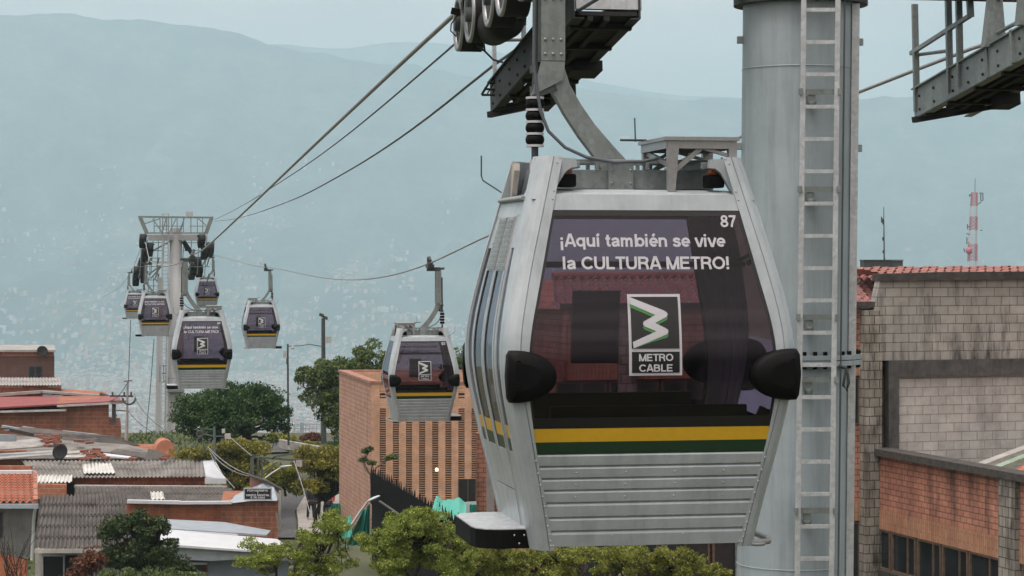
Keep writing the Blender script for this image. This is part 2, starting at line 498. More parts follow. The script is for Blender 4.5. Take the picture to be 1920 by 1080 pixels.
def glass(name, tint, gloss=(0.9, 0.88, 0.95), ior=1.45, rough=0.02):
    m = bpy.data.materials.new(name); m.use_nodes = True
    n = m.node_tree; n.nodes.clear(); L = n.links
    t = nd(n, 'ShaderNodeBsdfTransparent'); t.inputs[0].default_value = (*tint, 1)
    g = nd(n, 'ShaderNodeBsdfGlossy'); g.inputs['Color'].default_value = (*gloss, 1); g.inputs['Roughness'].default_value = rough
    fr = nd(n, 'ShaderNodeFresnel'); fr.inputs['IOR'].default_value = ior
    mx = nd(n, 'ShaderNodeMixShader'); o = nd(n, 'ShaderNodeOutputMaterial')
    L.new(fr.outputs[0], mx.inputs[0]); L.new(t.outputs[0], mx.inputs[1]); L.new(g.outputs[0], mx.inputs[2]); L.new(mx.outputs[0], o.inputs[0])
    return m
M['glass_end'] = glass('tinted_glass', (0.45, 0.375, 0.435))
M['glass_side'] = glass('side_glass', (0.34, 0.31, 0.36))
M['glass_dark'] = glass('dark_pane', (0.10, 0.11, 0.12))
# ================================================================ GONDOLA CABINS
def smooth_fn(pts):
    xs = np.array([p[0] for p in pts], float); ys_ = np.array([p[1] for p in pts], float)
    m_ = np.gradient(ys_, xs)
    def fn(z):
        z = min(max(z, xs[0]), xs[-1])
        i = min(int(np.searchsorted(xs, z, 'right')) - 1, len(xs) - 2)
        h = xs[i + 1] - xs[i]; t = (z - xs[i]) / h
        return float((2*t**3-3*t*t+1)*ys_[i] + (t**3-2*t*t+t)*h*m_[i] + (-2*t**3+3*t*t)*ys_[i+1] + (t**3-t*t)*h*m_[i+1])
    return fn
W_ = smooth_fn([(0, .680), (.063, .692), (.297, .737), (.53, .787), (.763, .835), (.95, .872), (1.06, .886), (1.2, .889), (1.33, .877), (1.52, .842), (1.69, .804), (2.03, .717), (2.36, .633)])
CWF = smooth_fn([(0, .114), (.75, .110), (1.2, .140), (1.65, .154), (2.02, .145), (2.36, .140)])   # column width on the end face
D_ = smooth_fn([(0, .60), (.35, .675), (.63, .735), (.915, .776), (1.06, .786), (1.2, .782), (1.387, .757), (1.67, .69), (1.987, .61), (2.36, .51)])
CW = .165                         # width of a corner column on the end face
ZR = [2.35 * i / 40 for i in range(41)]

def zlist(z0, z1, step=.06):
    k = max(1, int(math.ceil((z1 - z0) / step)))
    return [z0 + (z1 - z0) * i / k for i in range(k + 1)]

def endp(x, z, off, s):           # point on an end face; s=+1 front (-y), s=-1 rear
    return (x * s, -(D_(z) + off) * s, z)

def end_patch(mb, fx0, fx1, z0, z1, off, mi, s, thick=.0):
    """strip of the end face between x functions of z"""
    zs = zlist(z0, z1)
    rows = [[endp(fx0(z), z, off, s), endp(fx1(z), z, off, s)] for z in zs]
    mb.grid(rows, mi)
    if thick:
        back = [[endp(fx0(z), z, off - thick, s), endp(fx1(z), z, off - thick, s)] for z in zs]
        mb.grid(back, mi, flip=True)
        for r0, r1 in ((rows[0], back[0]), (rows[-1], back[-1])): mb.grid([r0, r1], mi, False)
        for k in (0, 1): mb.grid([[r_[k] for r_ in rows], [r_[k] for r_ in back]], mi, False)

def sidep(v, z, off, s):          # v in -1..1 along the side between the columns
    return ((W_(z) + off) * s, v * (D_(z) - CW), z)

def side_patch(mb, v0, v1, z0, z1, off, mi, s, thick=0):
    zs = zlist(z0, z1)
    rows = [[sidep(v0, z, off, s), sidep(v1, z, off, s)] for z in zs]
    mb.grid(rows, mi)
    if thick:
        back = [[sidep(v0, z, off - thick, s), sidep(v1, z, off - thick, s)] for z in zs]
        mb.grid(back, mi, flip=True)
        for r0, r1 in ((rows[0], back[0]), (rows[-1], back[-1])): mb.grid([r0, r1], mi, False)
        for k in (0, 1): mb.grid([[r_[k] for r_ in rows], [r_[k] for r_ in back]], mi, False)

def rivet(mb, p, nrm, r=.007, mi=0):
    p = Vector(p); nv = Vector(nrm).normalized()
    u = nv.cross(Vector((0, 0, 1))).normalized(); w_ = nv.cross(u)
    ring = [p + (u * math.cos(a) + w_ * math.sin(a)) * r for a in [k * math.pi / 3 for k in range(6)]]
    top = [p + nv * r * .6 + (u * math.cos(a) + w_ * math.sin(a)) * r * .55 for a in [k * math.pi / 3 for k in range(6)]]
    mb.add(ring + top, [(k, (k + 1) % 6, (k + 1) % 6 + 6, k + 6) for k in range(6)] + [tuple(range(6, 12))], mi, True)

def letters_on_end(mb, body, x, z, size, width, off, s, bold=0.0, mi=0):
    vs, fs = text_mesh(body, size)
    x0 = min(v[0] for v in vs); x1 = max(v[0] for v in vs)
    k = width / (x1 - x0)
    mb.add([endp((v[0] - x0) * k + x, v[1] + z, off + v[2], s) for v in vs], fs, mi)

ZIG = [(440, 95), (650, 176), (672, 188), (680, 203), (672, 218), (597, 255), (655, 283), (676, 295), (681, 308), (672, 325), (455, 412), (450, 372),
       (603, 306), (528, 276), (518, 262), (524, 246), (600, 206), (440, 138)]

def make_emblem(root, s):
    X0, X1, Z0, Z1 = -.150, .172, 1.045, 1.525
    e = MB()
    end_patch(e, lambda z: X0, lambda z: X1, Z0, Z1, .004, 0, s)
    em = e.build('emblem', [M['letter']], root)
    b = MB()
    end_patch(b, lambda z: X0 + .016, lambda z: X1 - .016, 1.205, Z1 - .016, .008, 0, s)
    end_patch(b, lambda z: X0 + .016, lambda z: X1 - .016, Z0 + .016, 1.185, .008, 0, s)
    b.build('emblem_ground', [M['black']], em)
    def mp(q, dz=0): return (X0 + .016 + (q[0] - 444) / 306 * (X1 - X0 - .032), Z1 - .014 - (q[1] + dz - 92) / 320 * .306)
    for dz, off, mat_, nm in ((20, .011, 'emblem_green', 'emblem_green_side'), (0, .014, 'letter', 'emblem_zigzag')):  # printed green side of the zigzag, then its white face
        q = [mp(p, dz) for p in ZIG]
        g = MB(); g.add([endp(x, max(1.206, z), off, s) for x, z in q], [tuple(range(len(q)))], 0)
        g.build(nm, [M[mat_]], em)
    t = MB()
    letters_on_end(t, 'METRO', -.092, 1.130, .043, .208, .0125, s, .0012)
    letters_on_end(t, 'CABLE', -.092, 1.068, .043, .203, .0125, s, .0012)
    t.build('emblem_lettering', [M['letter']], em)

def make_bumper(root, s, side):
    """black pad on a corner, nose pointing to the middle of the window"""
    out = []
    for k in range(25):
        t = k / 24
        a = -math.pi / 2 + math.pi * t
        x = .875 - (.285 * max(0, math.cos(a)) ** 0.80)
        z = 1.045 + .155 * math.sin(a) * (1 if True else 1)
        out.append((x, z))
    out.append((.885, 1.17)); out.append((.893, 1.045)); out.append((.882, .92))
    out[0] = (.868, .893); out[24] = (.868, 1.198)
    cx, cz = .80, 1.045
    m_ = MB()
    prof = ((1.0, -.02), (1.0, .03), (.965, .055), (.86, .075), (.5, .085))
    rows = [[endp((cx + (x - cx) * k) * side, cz + (z - cz) * k, o_, s) for x, z in out] for k, o_ in prof]
    rows = [r_ + [r_[0]] for r_ in rows]
    m_.grid(rows, 0, True)
    m_.add(rows[-1][:-1], [tuple(range(len(out)))], 0, True)
    for zz in (1.13, 1.00):        # two screw recesses
        c = Vector(endp(.83 * side, zz, .079, s))
        m_.lathe(c, [(.02, 0), (.018, .006), (.008, .006), (.006, -.004)], 10, 0, axis=(0, -s, 0))
    m_.build('bumper', [M['rubber']], root)

def make_column(root, s, side):
    """corner column s: front +1 / rear -1; side: +1 right / -1 left as seen facing that end"""
    m_ = MB()
    def sect(z):
        w_, d_ = W_(z), D_(z)
        cw = CWF(z)
        q = [(w_ - cw, d_ - .001), (w_ - cw, d_ + .012), (w_ - .092, d_ + .012), (w_ - .089, d_ + .004), (w_ - .085, d_ + .012), (w_ - .055, d_ + .004), (w_ - .02, d_ - .028), (w_ - .002, d_ - .07), (w_ + .008, d_ - .115), (w_ + .008, d_ - CW),
             (w_ - .05, d_ - CW), (w_ - .055, d_ - .11), (w_ - .1, d_ - .055), (w_ - cw, d_ - .04)]
        return [(x * side * s, -y * s, z) for x, y in q]
    rows = [sect(z) for z in ZR]
    rows = [r_ + [r_[0]] for r_ in rows]
    m_.grid(rows, 0, False)
    m_.add(rows[0][:-1], [tuple(range(14))]); m_.add(rows[-1][:-1], [tuple(range(14))])
    # gusset from the column head in towards the roof beam, and one along the side
    z = 2.35; w_, d_ = W_(2.30), D_(2.30)
    gx = [(w_ - .13, 2.34), (w_ - .235, 2.335), (w_ - .24, 2.285), (w_ - .20, 2.28), (w_ - .165, 2.25), (w_ - .10, 2.14), (w_ - .085, 2.14)]
    m_.poly_prism([(x * side * s, -(d_ + .004) * s, zz) for x, zz in gx], (0, .05 * s, 0))
    gy = [(d_ - .10, 2.335), (d_ - .26, 2.335), (d_ - .27, 2.29), (d_ - .14, 2.10), (d_ - .10, 2.10)]
    m_.poly_prism([((w_ - .002) * side * s, -y * s, zz) for y, zz in gy], (-.035 * side * s, 0, 0), 1)
    # rivets on the inner strip
    for zz in [.03, .06, .10, .15, .21, .27, .33, .40, .47, .545, 2.09, 2.14]:
        rivet(m_, endp((W_(zz) - CWF(zz) + .014) * side, zz, .012, s), (0, -s, 0))
    for zz in (.03, 2.31):
        rivet(m_, endp((W_(zz) - .115) * side, zz, .012, s), (0, -s, 0))
    m_.build('corner_column', [M['cabin'], M['beige']], root)

def make_gondola():
    root = empty('gondola', (0, 0, 0))
    fxL = lambda z: -(W_(z) - CWF(z) + .004)
    fxR = lambda z: (W_(z) - CWF(z) + .004)
    for s in (1, -1):
        # ---- window with stripes along its foot
        g = MB(); end_patch(g, fxL, fxR, .735, 2.025, .0, 0, s)
        win = g.build('end_window', [M['glass_end']], root)
        f = MB()
        end_patch(f, lambda z: fxL(z) + .001, lambda z: fxL(z) + .022, .735, 2.02, .003, 0, s)
        end_patch(f, lambda z: fxR(z) - .022, lambda z: fxR(z) - .001, .735, 2.02, .003, 0, s)
        end_patch(f, lambda z: fxL(z) + .022, lambda z: fxR(z) - .022, 1.99, 2.02, .003, 0, s)
        end_patch(f, lambda z: fxL(z) + .022, lambda z: fxR(z) - .022, .737, .80, .003, 0, s)
        f.build('window_border', [M['black']], win)
        y_ = MB(); end_patch(y_, fxL, fxR, .655, .735, .002, 0, s); y_.build('yellow_stripe', [M['yellow']], win)
        y_ = MB(); end_patch(y_, fxL, fxR, .583, .655, .002, 0, s); y_.build('green_stripe', [M['green']], win)
        make_emblem(root, s)
        t = MB()
        if s == 1:
            letters_on_end(t, '¡Aquí también se vive', -.535, 1.806, .076, 1.01, .004, s, .0016)
            letters_on_end(t, 'la CULTURA METRO!', -.528, 1.672, .076, 1.015, .004, s, .0016)
            t.build('slogan_lettering', [M['letter']], root)
        # ---- rail over the window, slatted panel below
        r_ = MB(); end_patch(r_, fxL, fxR, 2.025, 2.12, .004, 0, s, .05)
        r_.build('top_rail', [M['cabin']], root)
        p = MB()
        end_patch(p, fxL, fxR, 0.02, .583, -.012, 0, s)
        cuts = [.583, .505, .432, .360, .284, .195, .112, .012]
        for a, b_ in zip(cuts[:-1], cuts[1:]):
            z1, z0 = a, b_ + .010
            zm = z0 + (z1 - z0) * .80
            rows = []
            for z, o_ in ((z0, -.012), (z0, .004), (zm, .006), (z1 - .004, .000), (z1, -.010)):
                rows.append([endp(fxL(z), z, o_, s), endp(fxR(z), z, o_, s)])
            p.grid(rows, 0, False)
        for zz in (.47, .397, .322):
            for k in range(4): rivet(p, endp(-.45 + .30 * k, zz, .006, s), (0, -s, 0), .0065)
        for k in range(2): rivet(p, endp(-.14 + .29 * k, .205, .002, s), (0, -s, 0), .0065)
        for k in range(3): rivet(p, endp(-.22 + .22 * k, .085, .006, s), (0, -s, 0), .0065)
        p.build('slatted_panel', [M['cabin']], root)
        for side in (1, -1):
            make_column(root, s, side)
            make_bumper(root, s, side)
        # bench inside, its back against the end
        bn = MB()
        bn.box(-.56, .56, min(-.66 * s, -.25 * s), max(-.66 * s, -.25 * s), .40, .47)
        bn.box(-.60, .60, min(-.68 * s, -.62 * s), max(-.68 * s, -.62 * s), .47, .86)
        bn.box(-.50, .50, min(-.55 * s, -.30 * s), max(-.55 * s, -.30 * s), .06, .40)
        bn.build('bench', [M['cabin_dark']], root)
    # ---- the two sides; the doors are on the left (-x)
    sd = 1
    sh = MB()
    side_patch(sh, -1, 1, .0, .60, .0, 0, sd, .03)
    side_patch(sh, -1, 1, 2.02, 2.12, .0, 0, sd, .03)
    for v0, v1 in ((-1, -.955), (.955, 1)): side_patch(sh, v0, v1, .60, 2.02, .0, 0, sd, .015)
    sh.build('side_frame', [M['cabin']], root)
    g = MB(); side_patch(g, -.955, .955, .60, 2.02, -.004, 0, sd); wn = g.build('side_window', [M['glass_side']], root)
    g = MB(); side_patch(g, -.955, .955, .60, .625, .001, 0, sd); g.build('window_gasket', [M['rubber']], wn)
    for sd in (-1,):
        sh = MB()
        side_patch(sh, -1, 1, .0, .07, .0, 0, sd, .03)
        side_patch(sh, -1, 1, 2.0, 2.12, .0, 0, sd, .03)
        for v0, v1 in ((-1, -.965), (-.70, -.64), (.64, .70), (.965, 1)):
            side_patch(sh, v0, v1, .07, 2.0, .0, 0, sd, .03)
        for v0, v1 in ((-.965, -.70), (.70, .965)):
            side_patch(sh, v0, v1, .07, .58, -.002, 0, sd, .02)
            side_patch(sh, v0, v1, 1.80, 2.0, -.002, 0, sd, .02)
        sh.build('side_frame', [M['cabin']], root)
        for v0, v1 in ((-.965, -.70), (.70, .965)):
            g = MB(); side_patch(g, v0, v1, .74, 1.80, -.008, 0, sd)
            wn = g.build('side_window', [M['glass_side']], root)
            g = MB(); side_patch(g, v0, v1, .66, .74, -.006, 0, sd); g.build('yellow_stripe', [M['yellow']], wn)
            g = MB(); side_patch(g, v0, v1, .58, .66, -.006, 0, sd); g.build('green_stripe', [M['green']], wn)
        for v0, v1 in ((-.62, -.012), (.012, .62)):
            d_ = MB()
            zt = 1.66
            side_patch(d_, v0, v1, .075, .33, .004, 0, sd, .02)
            side_patch(d_, v0, v1, .336, .50, .001, 0, sd, .02)
            side_patch(d_, v0, v1, .50, .58, .004, 0, sd, .02)
            side_patch(d_, v0, v0 + .055, .58, zt, .006, 0, sd, .03)
            side_patch(d_, v1 - .055, v1, .58, zt, .006, 0, sd, .03)
            side_patch(d_, v0, v1, zt, 2.0, .002, 0, sd, .02)
            dr = d_.build('door_leaf', [M['cabin']], root)
            g = MB()
            side_patch(g, v0 + .055, v0 + .09, .58, zt, .0, 0, sd); side_patch(g, v1 - .09, v1 - .055, .58, zt, .0, 0, sd)
            g.build('door_gasket', [M['rubber']], dr)
            g = MB(); side_patch(g, v0 + .09, v1 - .09, .74, zt, -.003, 0, sd); g.build('door_window', [M['glass_side']], dr)
            g = MB(); side_patch(g, v0 + .09, v1 - .09, .66, .74, -.001, 0, sd); g.build('yellow_stripe', [M['yellow']], dr)
            g = MB(); side_patch(g, v0 + .09, v1 - .09, .58, .66, -.001, 0, sd); g.build('green_stripe', [M['green']], dr)
            vg = MB()
            side_patch(vg, v0 + .03, v1 - .03, 1.67, 1.99, .010, 0, sd, .008)
            for k in range(10):
                z0 = 1.682 + k * .030
                side_patch(vg, v0 + .09, v1 - .09, z0, z0 + .021, .0125, 1, sd)
            for zz in (1.68, 1.83, 1.985):
                for v_ in (v0 + .06, v1 - .06): rivet(vg, sidep(v_, zz, .010, sd), (sd, 0, 0), .007)
            vg.build('vent_grille', [M['alu'], M['galv']], dr)
        g = MB(); side_patch(g, -.012, .012, .075, 2.0, -.004, 0, sd); side_patch(g, -.63, -.62, .075, 2.0, -.004, 0, sd); side_patch(g, .62, .63, .075, 2.0, -.004, 0, sd)
        g.build('door_seal', [M['rubber']], root)
        # drip edge over the doors
        g = MB(); g.tube([sidep(-.98, 2.1, .015, sd), sidep(.98, 2.1, .015, sd)], .014, 8); g.build('drip_rail', [M['alu']], root)
    # floor, ceiling
    hb = MB(); hb.tube([(-.79, .02, 1.70), (.79, .02, 1.70)], .017, 8); hb.tube([(-.79, .40, 1.69), (.79, .40, 1.69)], .013, 8); hb.build('handrail', [M['rubber']], root)  # dark bars added to imitate the band reflected in the window
    fl = MB(); fl.box(-.66, .66, -.58, .58, .03, .06); fl.build('floor_plate', [M['cabin_dark']], root)
    rf = MB()
    rows = []
    for k, zz in ((1.0, 2.105), (.97, 2.125), (.80, 2.15), (.4, 2.16)):
        w_, d_ = (W_(2.12) - .03) * k, (D_(2.12) - .02) * k
        rows.append([(-w_, -d_, zz), (w_, -d_, zz), (w_, d_, zz), (-w_, d_, zz), (-w_, -d_, zz)])
    rf.grid(rows, 0, False); rf.add(rows[-1][:-1], [(0, 1, 2, 3)])
    rf.add([(-.69, -.57, 2.09), (.69, -.57, 2.09), (.69, .57, 2.09), (-.69, .57, 2.09)], [(3, 2, 1, 0)], 1)
    rf.build('roof', [M['cabin'], M['lining']], root)
    # ---- roof gear
    rb = MB()
    rb.box(-.55, .55, -.11, .11, 2.165, 2.285)
    rb.box(-.13, .03, -.15, .15, 2.158, 2.325)
    rb.bar((-.55, -.13, 2.335), (.55, -.13, 2.335), .02, .025)
    rb.bar((-.55, .13, 2.335), (.55, .13, 2.335), .02, .025)
    for x in (-.55, -.2, .12, .5):
        for y in (-.13, .13): rb.box(x - .012, x + .012, y - .012, y + .012, 2.285, 2.33)
    for x in (-.11, .01):
        for z in (2.20, 2.28): rivet(rb, (x, -.15, z), (0, -1, 0), .012)
    for x in (-.40, .40):                       # cross members out to the column heads
        rb.bar((x, -.46, 2.30), (x, .46, 2.30), .05, .04)
    rb.build('roof_beam', [M['galv']], root, bevel=.004)
    for sx in (-1, 1):
        for s in (1, -1):
            bb = MB()
            bb.box(sx * .46 - .055, sx * .46 + .055, -s * .44 - .06, -s * .44 + .06, 2.165, 2.245)
            bf = bb.build('buffer_block', [M['rubber']], root, bevel=.012)
            bo = MB(); bo.lathe((sx * .46, -s * .44, 2.247), [(.035, 0), (.042, .012), (.034, .03), (.03, .033)], 14)
            bo.build('buffer_mount', [M['orange']], bf)
    # solar table
    pt = MB()
    px0, px1, py0, py1 = .14, .61, -.50, .20
    pt.box(px0, px1, py0, py1, 2.452, 2.474)
    for (a, b_) in (((px0 + .02, py0 + .02), (px1 - .02, py0 + .02)), ((px0 + .02, py1 - .02), (px1 - .02, py1 - .02)), ((px0 + .02, py0 + .02), (px0 + .02, py1 - .02)), ((px1 - .02, py0 + .02), (px1 - .02, py1 - .02))):
        pt.bar((a[0], a[1], 2.428), (b_[0], b_[1], 2.428), .012, .05)
    tb = pt.build('solar_panel', [M['alu']], root)
    lg = MB()
    for x, y in ((px0 + .05, py0 + .03), (px0 + .05, py1 - .03), (px1 - .03, py1 - .03)):
        lg.hexa([(x - .028, y - .02, 2.14), (x + .018, y - .02, 2.14), (x + .018, y + .02, 2.14), (x - .028, y + .02, 2.14),
                 (x - .028, y - .025, 2.42), (x + .04, y - .025, 2.42), (x + .04, y + .025, 2.42), (x - .028, y + .025, 2.42)])
    lg.bar((px1 - .04, py0 + .04, 2.33), (px1 - .04, py0 + .04, 2.43), .05, .05)
    for y in (py0 + .05, py1 - .05):
        lg.bar((px0 + .07, y, 2.27), (px0 + .24, y, 2.41), .03, .03, up=(0, 1, 0))
        lg.bar((px0 + .24, y, 2.41), (px1 - .05, y, 2.36), .02, .03, up=(0, 1, 0))
    lg.bar((px0 + .05, py0 + .05, 2.30), (px0 + .05, py1 - .05, 2.40), .02, .03)
    lg.build('panel_frame', [M['alu']], tb)
    an = MB()
    an.tube([(.10, .10, 2.47), (.095, .10, 2.62)], .005, 6)
    an.tube([(-.02, .0, 2.475), (.16, .06, 2.478)], .008, 6)
    an.build('antenna', [M['galv_dark']], root)
    an = MB(); an.tube([(-.62, .60, 2.13), (-.78, .66, 2.24), (-.79, .66, 2.27), (-.79, .66, 2.40)], .005, 6)
    an.build('antenna', [M['galv_dark']], root)
    # ---- hanger
    hg = MB()
    cl = [(-.06, 2.30), (-.14, 2.41), (-.24, 2.53), (-.33, 2.66), (-.405, 2.79), (-.445, 2.92), (-.455, 3.05), (-.455, 3.35), (-.455, 3.80)]
    wd = [.17, .135, .125, .12, .118, .115, .11, .11, .11]
    rows = []
    for i, (x, z) in enumerate(cl):
        a = Vector((cl[max(i-1, 0)][0], 0, cl[max(i-1, 0)][1])); b_ = Vector((cl[min(i+1, 8)][0], 0, cl[min(i+1, 8)][1]))
        t = (b_ - a).normalized(); nrm = Vector((t.z, 0, -t.x)) * wd[i] / 2
        c = Vector((x, 0, z))
        rows.append([c - nrm + Vector((0, -.045, 0)), c + nrm + Vector((0, -.045, 0)), c + nrm + Vector((0, .045, 0)), c - nrm + Vector((0, .045, 0)), c - nrm + Vector((0, -.045, 0))])
    hg.grid(rows, 0, False)
    hg.add(rows[-1][:-1], [(0, 1, 2, 3)])
    hng = hg.build('hanger_arm', [M['galv']], root, bevel=.006)
    pl = MB()                                   # bolted cover plates
    pl.box(-.535, -.385, -.062, -.048, 2.96, 3.78); pl.box(-.535, -.385, .048, .062, 2.96, 3.78)
    pl.poly_prism([(-.60, -.062, 2.74), (-.40, -.062, 2.84), (-.385, -.062, 2.955), (-.535, -.062, 2.955)], (0, .014, 0))
    for z in (3.00, 3.09, 3.34, 3.50, 3.66):
        for x in (-.51, -.46, -.41): rivet(pl, (x, -.062, z), (0, -1, 0), .013)
    rivet(pl, (-.56, -.062, 2.78), (0, -1, 0), .014)
    pl.build('hanger_plate', [M['galv']], hng)
    dp = MB()
    prof = []
    z = 2.44
    for k in range(4):
        prof += [(.045, z), (.056, z + .012), (.060, z + .03), (.056, z + .048), (.045, z + .06)]
        z += .074
    dp.lathe((-.57, -.03, 0), prof, 18, 0)
    for k in range(5):
        zz = 2.44 - .014 + k * .074
        dp.lathe((-.57, -.03, 0), [(.02, zz), (.057, zz), (.057, zz + .014), (.02, zz + .014)], 18, 1, smooth=False)
    dp.tube([(-.57, -.03, 2.30), (-.57, -.03, 2.43)], .022, 8, 2)
    dp.tube([(-.57, -.03, 2.14), (-.565, -.03, 2.30)], .014, 8, 2)
    dp.tube([(-.57, -.03, 2.73), (-.57, -.03, 2.80)], .032, 10, 2)
    dp.tube([(-.57, -.03, 2.80), (-.565, -.03, 3.62)], .018, 8, 2)
    dp.tube([(-.575, -.03, 2.88), (-.575, -.03, 2.93)], .028, 8, 2)
    dp.bar((-.57, -.03, 2.30), (-.42, -.03, 2.31), .05, .03, 2)
    dp.bar((-.57, -.03, 2.755), (-.44, -.03, 2.80), .05, .05, 2)
    dp.build('damper', [M['rubber'], M['letter'], M['galv_dark']], root)
    hs_ = MB()
    hs_.tube([(-.575, -.07, 3.6), (-.585, -.07, 2.95), (-.57, -.08, 2.80), (-.545, -.09, 2.64), (-.50, -.11, 2.52), (-.40, -.13, 2.42), (-.27, -.15, 2.36), (-.10, -.17, 2.330), (.08, -.18, 2.335), (.20, -.18, 2.36), (.30, -.16, 2.42)], .011, 8)
    hs_.build('hose', [M['rope_dark']], root)
    gr = MB()
    gr.box(-.52, -.17, -.05, .05, 3.78, 3.88)
    gr.box(-.33, -.17, -.22, .22, 3.86, 3.95)
    gr.tube([(-.25, -.26, 3.985), (-.25, .26, 3.985)], .045, 10)
    gr.lathe((-.25, -.15, 4.06), [(0, 0), (.05, .0), (.05, .05), (0, .05)], 12, axis=(1, 0, 0)); gr.lathe((-.25, .15, 4.06), [(0, 0), (.05, .0), (.05, .05), (0, .05)], 12, axis=(1, 0, 0))
    gr.bar((-.28, 0, 3.95), (-.20, .10, 4.14), .07, .07)
    gr.bar((-.46, 0, 3.83), (-.62, 0, 3.85), .05, .06)
    gr.build('rope_grip', [M['galv_dark']], root)
    # ---- step under the doors, tube guard opposite
    st = MB()
    out = [(-.66, -.47), (-.86, -.47), (-.95, -.44), (-1.0, -.37), (-1.015, -.28), (-1.015, .30), (-.97, .41), (-.86, .45), (-.66, .45)]
    st.poly_prism([(x, y, .0) for x, y in out], (0, 0, .112), 0)
    st.poly_prism([(x + .004 * (x < -.7), y * .99, .1125) for x, y in out], (0, 0, .006), 1)
    for x, y in ((-.72, -.471), (-.78, -.471), (-.75, -.471)): rivet(st, (x, y, .08 if x != -.75 else .03), (0, -1, 0), .006, 1)
    st.build('step', [M['rubber'], M['galv_lite']], root)
    gd = MB()
    gd.tube([(.62, -.52, .02), (.72, -.52, .01), (.80, -.47, .01), (.82, -.40, .015), (.82, .40, .015), (.80, .47, .01), (.72, .52, .01), (.62, .52, .02)], .018, 10)
    gd.tube([(.62, -.545, .01), (.71, -.55, .0), (.755, -.52, .0)], .012, 8)
    gd.build('guard_tube', [M['alu']], root)
    return root

LB = R(10.33)                                   # bearing of the ropeway
U = Vector((-math.sin(LB), math.cos(LB), 0)); EX = Vector((math.cos(LB), math.sin(LB), 0))

def number_plate(root, txt, s):
    t = MB(); letters_on_end(t, txt, .452, 1.925, .072, .098, .004, s, .002)
    t.build('number_lettering', [M['letter']], root)

cab0 = make_gondola()
cab0.location = (0.697, 14.328, -1.751)
cab0.rotation_euler = (0, 0, LB)
def place_cab(pxc, Yf, ybot, flip):
    X = (pxc - 960) / F * Yf
    c = Vector((X, Yf, 0)) + U * .78
    c.z = -(ybot - 480) / F * (Yf + .18)
    return c
GG = 'gondolas hanging on the ropeway'
cabs = {}
SPOTS = [('92', 796, 57.5, 790.5, True, 'silver gondola 92 hanging in front of the brick building with slotted walls'),
         ('64', 379, 67.8, 730, False, 'silver gondola with a slogan on its window, hanging above the round green tree'),
         ('41', 490.7, 111.7, 654, True, 'silver gondola without a slogan, hanging alone against the haze by the lamp posts'),
         ('58', 291, 121, 631, False, 'small gondola with a slogan hanging in front of the far tower shaft'),
         ('33', 388.7, 172.6, 578, True, 'small distant gondola hanging just right of the far tower, above the gondola with the slogan'),
         ('70', 253, 190, 598, False, 'smallest gondola, half hidden behind another left of the far tower')]
for num, pxc, Yf, yb, flip, lab in SPOTS:
    c = copy_tree(cab0)
    c.location = place_cab(pxc, Yf, yb, flip)
    c.rotation_euler = (0, 0, LB + (math.pi if flip else 0))
    if num == '92': number_plate(c, '92', -1)
    if num == '64': number_plate(c, '64', 1)
    tag(c, lab, 'gondola', GG)
    cabs[num] = c
number_plate(cab0, '87', 1); number_plate(cab0, '87', -1)
tag(cab0, 'large silver gondola 87 with a white slogan on its tinted window, nearest of all', 'gondola', GG)

# ---- ropes
def rope_pts(ctrl, n=90):
    """ctrl: list of points; smooth z over distance, straight in plan between neighbours"""
    p = np.array([tuple(c) for c in ctrl])
    f = smooth_fn([(c[1], c[2]) for c in ctrl])
    yy = np.linspace(p[0, 1], p[-1, 1], n)
    return [(float(np.interp(y, p[:, 1], p[:, 0])), float(y), f(y)) for y in yy]
def on_line(c0, lx, s, z):
    q = Vector(c0) + U * s + EX * lx
    return Vector((q.x, q.y, z))
LA = cab0.location
ropeA = [on_line(LA, -.25, -14.0, 2.30), on_line(LA, -.25, -5, 2.34), on_line(LA, -.25, 0, 2.235), on_line(LA, -.25, 4.9, 2.06), on_line(LA, -.25, 16.3, 1.60), on_line(LA, -.25, 33.2, .88), on_line(LA, -.25, 51, .17)]
for q in ('64', '58'):
    c = cabs[q].location; ropeA.append(Vector(c) + EX * -.25 + Vector((0, 0, 3.985)))
FT_Y = 164.8
ropeA += [Vector((P(270, 458, FT_Y - .8).x, FT_Y - .8, .84)), Vector(cabs['70'].location) + EX * -.25 + Vector((0, 0, 3.985)), P(190, 560, 300)]
mb = MB(); mb.tube(rope_pts(ropeA, 160), .021, 8)
tag(mb.build('haul_rope', M['rope']), 'thick steel rope descending from the upper left wheels to the far tower', 'cable', 'ropes of the ropeway')
LBp = cabs['92'].location
def onB(px, py):
    kB = 2640 + 79
    d = kB / (px - 176); Y = d * 13.56
    return P(px, py, Y)
ropeB = [onB(2600, -40), onB(2200, -10), onB(1885, 70), onB(1605, 175), onB(1250, 310), onB(920, 440)]
for q in ('92', '41', '33'):
    c = cabs[q].location; ropeB.append(Vector(c) + EX * .25 + Vector((0, 0, 3.985)))
ropeB.append(P(300, 520, 300))
mb = MB(); mb.tube(rope_pts(ropeB, 160), .021, 8)
tag(mb.build('haul_rope', M['rope']), 'steel rope carrying gondola 92, running right past the grey pole to the catwalk', 'cable', 'ropes of the ropeway')
C1 = [P(1080, -110, 15.6), P(1000, -45, 19), P(850, 85, 24.4), P(700, 213, 34), P(500, 358, 72.3), P(450, 388, 100), P(402, 412, 163)]
C2 = [P(1150, -20, 15), P(955, 100, 19), P(800, 222, 25.2), P(600, 350, 43.8), P(500, 393, 69.2), P(450, 408, 97.5), P(402, 415, 163)]
for c_, lab in ((C1, 'middle of the three dark lines slanting up from the far tower to the wheels'), (C2, 'lowest dark line slanting up from the far tower to the dark catwalk')):
    mb = MB(); mb.tube(rope_pts(c_, 90), .0125, 6)
    tag(mb.build('signal_cable', M['rope_dark']), lab, 'cable', 'ropes of the ropeway')
